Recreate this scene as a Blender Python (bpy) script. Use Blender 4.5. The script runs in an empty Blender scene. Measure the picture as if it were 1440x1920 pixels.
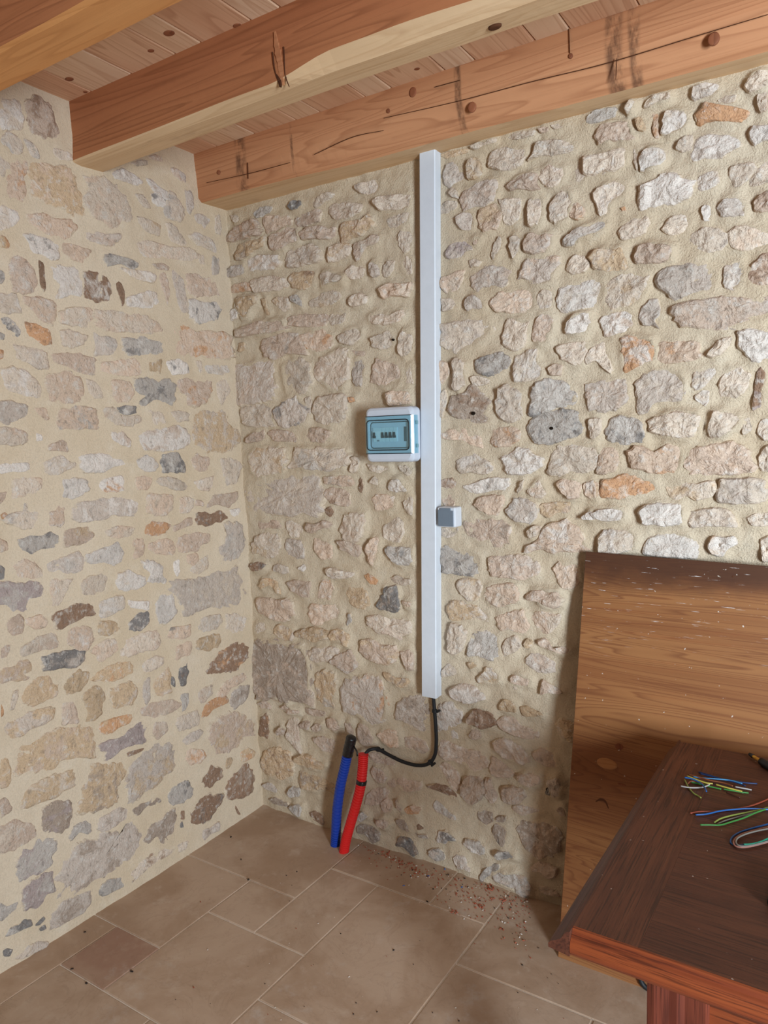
import bpy, math, random
import numpy as np
from mathutils import Vector, Matrix

random.seed(7)
scene = bpy.context.scene
COL = scene.collection

# ------------------------------------------------------------------ camera
F_PX, YAW, PITCH, ROLL, CAM_H = 1378.6, -0.57481, 0.097232, -0.026138, 1.55
fw = np.array([math.sin(YAW) * math.cos(PITCH), math.cos(YAW) * math.cos(PITCH), -math.sin(PITCH)])
rt0 = np.array([math.cos(YAW), -math.sin(YAW), 0.0])
up0 = np.cross(rt0, fw)
rt = rt0 * math.cos(ROLL) + up0 * math.sin(ROLL)
up = -rt0 * math.sin(ROLL) + up0 * math.cos(ROLL)
EYE = np.array([0.0, 0.0, CAM_H])
cam_data = bpy.data.cameras.new('camera')
cam = bpy.data.objects.new('camera', cam_data)
COL.objects.link(cam)
cam.matrix_world = Matrix(((rt[0], up[0], -fw[0], 0), (rt[1], up[1], -fw[1], 0), (rt[2], up[2], -fw[2], CAM_H), (0, 0, 0, 1)))
cam_data.sensor_fit = 'VERTICAL'
cam_data.sensor_height = 36.0
cam_data.sensor_width = 27.0
cam_data.lens = F_PX / 1920 * 36.0
cam_data.clip_start = 0.02
scene.camera = cam

# ------------------------------------------------------------------ world, window light, exposure
world = bpy.data.worlds.new('world')
scene.world = world
world.use_nodes = True
world.node_tree.nodes['Background'].inputs['Color'].default_value = (1.0, 0.66, 0.46, 1)
world.node_tree.nodes['Background'].inputs['Strength'].default_value = 0.06
win = bpy.data.lights.new('window_light', 'AREA')
win.shape = 'RECTANGLE'
win.size, win.size_y = 0.62, 1.25
win.energy = 285
win.color = (0.78, 0.90, 1.0)
win_o = bpy.data.objects.new('window_light', win)
COL.objects.link(win_o)
win_o.location = (2.02, -0.62, 1.30)
win_o.rotation_euler = (math.radians(90), 0, math.radians(16))          # in the wall behind the camera, facing the stone wall
vs = scene.view_settings
vs.view_transform = 'Standard'
vs.look = 'None'
vs.exposure = -0.2
vs.gamma = 1.0
vs.use_curve_mapping = False

# ------------------------------------------------------------------ measured planes (all in metres)
CORNER = np.array([-2.10763, 2.24322, 0.0])          # where both walls meet the floor
E_R = np.array([0.999847, -0.017505, 0.0])           # along the right wall
N_R = np.array([-0.017505, -0.999847, 0.0])          # its normal, into the room
A_L = np.array([0.006973, -0.999976, 0.0])           # along the left wall, towards the camera
TOP = np.array([-0.054126, 0.000948, 2.47359])       # leaning corner line
T_L = TOP / np.linalg.norm(TOP)
N_L = np.cross(T_L, A_L) * -1.0
if N_L[0] < 0:
    N_L = -N_L
N_L /= np.linalg.norm(N_L)
Z_UP = np.array([0.0, 0.0, 1.0])


def ray(x, y):
    return fw + rt * (x - 720) / F_PX - up * (y - 960) / F_PX


def hit(x, y, p, n):
    d = ray(x, y)
    return EYE + d * (((p - EYE) @ n) / (d @ n))


def on_floor(x, y, z=0.0):
    d = ray(x, y)
    return EYE + d * ((z - CAM_H) / d[2])


def right_uv(x, y, d=0.0):
    q = hit(x, y, CORNER + N_R * d, N_R) - CORNER
    return np.array([q @ E_R, q[2]])


def left_uv(x, y):
    q = hit(x, y, CORNER, N_L) - CORNER
    t = (q - (q @ A_L) * A_L) @ T_L
    return np.array([q @ A_L - t * (T_L @ A_L), t])


def right_pt(u, z, d=0.0):
    return CORNER + E_R * u + Z_UP * z + N_R * d


def left_pt(s, t, d=0.0):
    return CORNER + A_L * s + T_L * t + N_L * d


# ------------------------------------------------------------------ noise
def _hash(ix, iy, seed):
    h = (ix.astype(np.int64) * 374761393 + iy.astype(np.int64) * 668265263 + seed * 974634777) & 0x7fffffff
    h = ((h ^ (h >> 13)) * 1274126177) & 0x7fffffff
    h = (h ^ (h >> 16)) & 0xffff
    return h / 65535.0 * 2 - 1


def vnoise(x, y, seed=0):
    x = np.asarray(x, float)
    y = np.asarray(y, float)
    ix, iy = np.floor(x), np.floor(y)
    fx, fy = x - ix, y - iy
    fx = fx * fx * (3 - 2 * fx)
    fy = fy * fy * (3 - 2 * fy)
    a, b = _hash(ix, iy, seed), _hash(ix + 1, iy, seed)
    c, d = _hash(ix, iy + 1, seed), _hash(ix + 1, iy + 1, seed)
    return (a * (1 - fx) + b * fx) * (1 - fy) + (c * (1 - fx) + d * fx) * fy


def fbm(x, y, seed=0, octaves=3):
    v, amp = 0.0, 1.0
    x = np.asarray(x, float)
    y = np.asarray(y, float)
    for o in range(octaves):
        v = v + amp * vnoise(x, y, seed + o * 17)
        x, y, amp = x * 2.03 + 5.1, y * 2.03 + 9.7, amp * 0.5
    return v


# ------------------------------------------------------------------ object helpers
def mesh_obj(name, verts, faces, mat, parent=None, smooth=False):
    me = bpy.data.meshes.new(name)
    me.from_pydata([tuple(map(float, v)) for v in verts], [], [tuple(f) for f in faces])
    mats = mat if isinstance(mat, (list, tuple)) else [mat]
    for m in mats:
        me.materials.append(m)
    if smooth:
        me.polygons.foreach_set('use_smooth', [True] * len(me.polygons))
    me.update()
    ob = bpy.data.objects.new(name, me)
    COL.objects.link(ob)
    if parent is not None:
        ob.parent = parent
    return ob


def empty(name, loc):
    ob = bpy.data.objects.new(name, None)
    COL.objects.link(ob)
    ob.location = tuple(map(float, loc))
    ob.empty_display_size = 0.05
    return ob


def tag(ob, label=None, category=None, group=None, kind=None):
    if label:
        ob['label'] = label
    if category:
        ob['category'] = category
    if group:
        ob['group'] = group
    if kind:
        ob['kind'] = kind
    return ob


def child(ob, parent):
    """parent a world-space mesh to an Empty without moving it (vertices go to the parent's frame)."""
    ob.data.transform(Matrix.Translation(-parent.location))
    ob.parent = parent
    return ob


def bevel(ob, w, seg=2):
    m = ob.modifiers.new('bevel', 'BEVEL')
    m.width, m.segments, m.limit_method = w, seg, 'ANGLE'
    return ob


def box_vf(x0, x1, y0, y1, z0, z1):
    v = [(x, y, z) for z in (z0, z1) for y in (y0, y1) for x in (x0, x1)]
    f = [(0, 2, 3, 1), (4, 5, 7, 6), (0, 1, 5, 4), (2, 6, 7, 3), (0, 4, 6, 2), (1, 3, 7, 5)]
    return v, f


def wall_box_vf(u0, u1, z0, z1, d0, d1):
    v, f = box_vf(u0, u1, z0, z1, d0, d1)
    return [right_pt(a, b, c) for a, b, c in v], f


def loft(loops, cap0=True, cap1=True, closed=True):
    n = len(loops[0])
    v = [p for lp in loops for p in lp]
    f = []
    for i in range(len(loops) - 1):
        for j in range(n if closed else n - 1):
            k = (j + 1) % n
            f.append((i * n + j, i * n + k, (i + 1) * n + k, (i + 1) * n + j))
    if cap0:
        f.append(tuple(range(n))[::-1])
    if cap1:
        f.append(tuple((len(loops) - 1) * n + j for j in range(n)))
    return v, f


def rrect(u0, u1, z0, z1, r, d, seg=5):
    pts = []
    for cx, cz, a0 in ((u1 - r, z1 - r, 0), (u0 + r, z1 - r, 90), (u0 + r, z0 + r, 180), (u1 - r, z0 + r, 270)):
        for k in range(seg + 1):
            a = math.radians(a0 + 90 * k / seg)
            pts.append(right_pt(cx + r * math.cos(a), cz + r * math.sin(a), d))
    return pts


def spline(pts, n):
    """Catmull-Rom through pts, n samples."""
    P = [np.array(p, float) for p in pts]
    P = [2 * P[0] - P[1]] + P + [2 * P[-1] - P[-2]]
    m = len(P) - 3
    out = []
    for i in range(n):
        t = i / (n - 1) * m
        k = min(int(t), m - 1)
        t -= k
        a, b, c, d = P[k], P[k + 1], P[k + 2], P[k + 3]
        out.append(0.5 * (2 * b + (c - a) * t + (2 * a - 5 * b + 4 * c - d) * t * t + (3 * b - a - 3 * c + d) * t ** 3))
    return out


def tube(path, rad, seg=10, cap=True):
    path = [np.array(p, float) for p in path]
    n = len(path)
    loops = []
    ref = np.array([0.31, 0.77, 0.55])
    for i in range(n):
        t = path[min(i + 1, n - 1)] - path[max(i - 1, 0)]
        t /= np.linalg.norm(t) + 1e-12
        a = ref - (ref @ t) * t
        a /= np.linalg.norm(a)
        ref = a
        b = np.cross(t, a)
        r = rad(i / (n - 1)) if callable(rad) else rad
        loops.append([path[i] + r * (math.cos(2 * math.pi * k / seg) * a + math.sin(2 * math.pi * k / seg) * b) for k in range(seg)])
    return loft(loops, cap, cap)


# ------------------------------------------------------------------ material helpers
def srgb(r, g, b):
    def f(c):
        c /= 255.0
        return c / 12.92 if c <= 0.04045 else ((c + 0.055) / 1.055) ** 2.4
    return (f(r), f(g), f(b), 1.0)


class Mat:
    def __init__(self, name, rough=0.8, spec=0.3):
        self.m = bpy.data.materials.new(name)
        self.m.use_nodes = True
        self.nt = self.m.node_tree
        self.b = self.nt.nodes['Principled BSDF']
        self.b.inputs['Roughness'].default_value = rough
        self.b.inputs['Specular IOR Level'].default_value = spec

    def n(self, typ, **kw):
        nd = self.nt.nodes.new(typ)
        for k, v in kw.items():
            if k in nd.inputs:
                nd.inputs[k].default_value = v
            else:
                setattr(nd, k, v)
        return nd

    def l(self, a, b):
        self.nt.links.new(a, b)

    def coords(self, scale=(1, 1, 1), kind='Object', rot=(0, 0, 0)):
        tc = self.n('ShaderNodeTexCoord')
        mp = self.n('ShaderNodeMapping')
        mp.inputs['Scale'].default_value = scale
        mp.inputs['Rotation'].default_value = rot
        if kind == 'World':
            g = self.n('ShaderNodeNewGeometry')
            self.l(g.outputs['Position'], mp.inputs['Vector'])
        else:
            self.l(tc.outputs[kind], mp.inputs['Vector'])
        return mp.outputs['Vector']

    def noise(self, vec, scale, detail=4, rough=0.6, distortion=0.0):
        nd = self.n('ShaderNodeTexNoise')
        nd.inputs['Scale'].default_value = scale
        nd.inputs['Detail'].default_value = detail
        nd.inputs['Roughness'].default_value = rough
        nd.inputs['Distortion'].default_value = distortion
        if vec is not None:
            self.l(vec, nd.inputs['Vector'])
        return nd.outputs['Fac']

    def ramp(self, fac, stops, interp='LINEAR'):
        r = self.n('ShaderNodeValToRGB')
        r.color_ramp.interpolation = interp
        el = r.color_ramp.elements
        while len(el) < len(stops):
            el.new(0.5)
        for e, (p, c) in zip(el, stops):
            e.position = p
            e.color = c if len(c) == 4 else (*c, 1)
        self.l(fac, r.inputs['Fac'])
        return r.outputs['Color']

    def mask(self, fac, lo, hi):
        r = self.n('ShaderNodeMapRange')
        r.inputs['From Min'].default_value = lo
        r.inputs['From Max'].default_value = hi
        r.interpolation_type = 'SMOOTHSTEP'
        self.l(fac, r.inputs['Value'])
        return r.outputs['Result']

    def mix(self, fac, a, b, blend='MIX'):
        nd = self.n('ShaderNodeMix')
        nd.data_type = 'RGBA'
        nd.blend_type = blend
        for sock, val in ((nd.inputs[0], fac), (nd.inputs[6], a), (nd.inputs[7], b)):
            if hasattr(val, 'is_output') or isinstance(val, bpy.types.NodeSocket):
                self.l(val, sock)
            else:
                sock.default_value = val
        return nd.outputs[2]

    def math(self, op, a, b=0.0):
        nd = self.n('ShaderNodeMath')
        nd.operation = op
        for sock, val in ((nd.inputs[0], a), (nd.inputs[1], b)):
            if isinstance(val, bpy.types.NodeSocket):
                self.l(val, sock)
            else:
                sock.default_value = val
        return nd.outputs[0]

    def bump(self, height, strength=0.5, dist=0.01, normal=None):
        nd = self.n('ShaderNodeBump')
        nd.inputs['Strength'].default_value = strength
        nd.inputs['Distance'].default_value = dist
        self.l(height, nd.inputs['Height'])
        if normal is not None:
            self.l(normal, nd.inputs['Normal'])
        return nd.outputs['Normal']

    def color(self, c):
        if isinstance(c, bpy.types.NodeSocket):
            self.l(c, self.b.inputs['Base Color'])
        else:
            self.b.inputs['Base Color'].default_value = c

    def normal(self, n):
        self.l(n, self.b.inputs['Normal'])


def plain(name, c, rough=0.5, spec=0.4):
    M = Mat(name, rough, spec)
    v = M.coords(kind='Object')
    f = M.noise(v, 35, 3)
    M.color(M.mix(f, tuple(x * 0.93 for x in c[:3]) + (1,), tuple(min(1, x * 1.06) for x in c[:3]) + (1,)))
    return M.m


def mortar_mat(name, c1, c2, c3, bump=0.6):
    M = Mat(name, 0.95, 0.1)
    v = M.coords(kind='World')
    big = M.noise(v, 2.2, 3)
    mid = M.noise(v, 14, 4, 0.65)
    fine = M.noise(v, 190, 4, 0.7)
    c = M.mix(M.mask(big, 0.35, 0.68), c1, c2)
    c = M.mix(M.math('MULTIPLY', M.mask(mid, 0.52, 0.75), 0.55), c, c3)
    g = M.ramp(fine, [(0.25, (0.80, 0.79, 0.77)), (0.55, (1, 1, 1)), (0.8, (1.0, 1.0, 1.0))])
    c = M.mix(0.8, c, g, 'MULTIPLY')
    M.color(c)
    n1 = M.bump(mid, bump * 0.6, 0.014)
    M.normal(M.bump(fine, bump, 0.006, n1))
    return M.m


STONE_RGB = dict(p=(217, 205, 190), w=(228, 223, 217), g=(192, 187, 181), d=(136, 134, 133), t=(206, 184, 155), k=(205, 187, 171),
                 o=(208, 166, 130), q=(217, 197, 178), b=(156, 130, 110), G=(204, 194, 184), s=(174, 160, 147), v=(178, 166, 164))
STONE_RGB = {k: (min(240, r * 1.02), g * 0.99, b * 0.965) for k, (r, g, b) in STONE_RGB.items()}
_stone_mats = {}


def stone_mat(code, rough=True):
    if (code, rough) in _stone_mats:
        return _stone_mats[code, rough]
    a = STONE_RGB[code[0]]
    b = STONE_RGB[code[1]] if len(code) > 1 else tuple(x * 0.9 for x in a)
    amt = 0.85 if len(code) > 1 else 0.7
    M = Mat(('rough_stone_' if rough else 'flush_stone_') + code, 0.9, 0.15)
    oi = M.n('ShaderNodeObjectInfo')
    v = M.coords(kind='World')
    add = M.n('ShaderNodeVectorMath', operation='ADD')
    cmb = M.n('ShaderNodeCombineXYZ')
    r10 = M.math('MULTIPLY', oi.outputs['Random'], 13.0)
    for k in ('X', 'Y', 'Z'):
        M.l(r10, cmb.inputs[k])
    M.l(v, add.inputs[0])
    M.l(cmb.outputs[0], add.inputs[1])
    vv = add.outputs[0]
    big = M.noise(vv, 16, 4, 0.62, 0.6)
    mid = M.noise(vv, 42, 5, 0.7)
    fine = M.noise(vv, 170, 4, 0.75)
    col = M.mix(M.math('MULTIPLY', M.mask(big, *((0.53, 0.64) if code[-1] in 'do' else (0.48, 0.62))), amt), srgb(*a), srgb(*b))
    pale = M.math('MULTIPLY', M.mask(mid, 0.52, 0.66), 0.6)
    col = M.mix(pale, col, srgb(226, 218, 208))
    drk = M.math('MULTIPLY', M.mask(mid, 0.44, 0.32), 0.5)
    col = M.mix(drk, col, tuple(x * 0.45 for x in srgb(*b)[:3]) + (1,))
    col = M.mix(0.7, col, M.ramp(fine, [(0.28, (0.72, 0.71, 0.70)), (0.6, (1, 1, 1))]), 'MULTIPLY')
    tone = M.n('ShaderNodeHueSaturation')
    M.l(M.math('ADD', M.math('MULTIPLY', oi.outputs['Random'], 0.20), 0.90), tone.inputs['Value'])
    M.l(col, tone.inputs['Color'])
    at = M.n('ShaderNodeAttribute', attribute_name='inside')
    smear = M.math('ADD', at.outputs['Fac'], M.math('MULTIPLY', M.math('SUBTRACT', M.noise(vv, 26, 5, 0.68), 0.5), 1.9))
    lime = M.mix(M.mask(fine, 0.3, 0.6), srgb(210, 191, 166), srgb(224, 206, 182))
    col = M.mix(M.math('MULTIPLY', M.mask(smear, 0.34, 0.10), 0.92), tone.outputs['Color'], lime)
    M.color(col)
    crag = M.math('ADD', mid, M.math('MULTIPLY', M.math('ABSOLUTE', M.math('SUBTRACT', M.noise(vv, 24, 4, 0.6, 0.8), 0.5)), -1.6))
    n1 = M.bump(crag, 0.8, 0.011)
    M.normal(M.bump(fine, 0.6 if rough else 0.45, 0.004, n1))
    _stone_mats[code, rough] = M.m
    return M.m


def wood_mat(name, c1, c2, c3, axis='X', rough=0.6, spec=0.3, line=1.0, patch=None, ring_scale=1.0, bump=0.25, kind='World', bands=()):
    """grain along the given axis; c1 base, c2 darker latewood, c3 lighter areas."""
    M = Mat(name, rough, spec)
    st = {'X': (0.55, 9, 9), 'Y': (9, 0.55, 9), 'Z': (9, 9, 0.55)}[axis]
    st2 = {'X': (2.0, 90, 90), 'Y': (90, 2.0, 90), 'Z': (90, 90, 2.0)}[axis]
    oi = M.n('ShaderNodeObjectInfo')
    v = M.coords(st, kind=kind)
    off = M.n('ShaderNodeVectorMath', operation='ADD')
    cmb = M.n('ShaderNodeCombineXYZ')
    r = M.math('MULTIPLY', oi.outputs['Random'], 31.0)
    for k in ('X', 'Y', 'Z'):
        M.l(r, cmb.inputs[k])
    M.l(v, off.inputs[0])
    M.l(cmb.outputs[0], off.inputs[1])
    vv = off.outputs[0]
    low = M.noise(vv, 1.0 * ring_scale, 2, 0.5, 0.3)
    rings = M.math('FRACT', M.math('MULTIPLY', low, 14.0))
    ringm = M.ramp(rings, [(0.0, (0, 0, 0)), (0.62, (0.25, 0.25, 0.25)), (0.9, (1, 1, 1)), (1.0, (0, 0, 0))])
    fib = M.noise(M.coords(st2, kind=kind), 1.0, 4, 0.6)
    tone = M.noise(vv, 0.45, 3)
    col = M.mix(M.mask(tone, 0.35, 0.66), c1, c3)
    sep = M.n('ShaderNodeSeparateColor')
    M.l(ringm, sep.inputs[0])
    col = M.mix(M.math('MULTIPLY', sep.outputs[0], 0.55 * line), col, c2)
    col = M.mix(M.math('MULTIPLY', M.mask(fib, 0.5, 0.75), 0.35), col, c2)
    if bands:
        g = M.n('ShaderNodeNewGeometry')
        sx = M.n('ShaderNodeSeparateXYZ')
        M.l(g.outputs['Position'], sx.inputs[0])
        bn = M.noise(M.coords((30, 14, 14), kind='World'), 1.0, 4, 0.7)
        for bx, bw in bands:
            dx = M.math('ABSOLUTE', M.math('SUBTRACT', sx.outputs['X'], bx))
            m = M.math('MULTIPLY', M.mask(dx, bw, bw * 0.4), M.mask(bn, 0.36, 0.66))
            col = M.mix(M.math('MULTIPLY', m, 0.75), col, srgb(84, 56, 42))
    if patch is not None:
        pn = M.noise(M.coords((1.2, 3, 3) if axis == 'X' else (3, 3, 1.2), kind=kind), 2.4, 4, 0.6)
        col = M.mix(M.math('MULTIPLY', M.mask(pn, 0.60, 0.74), 0.6), col, patch)
    M.color(col)
    M.normal(M.bump(fib, bump, 0.003))
    return M.m

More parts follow.
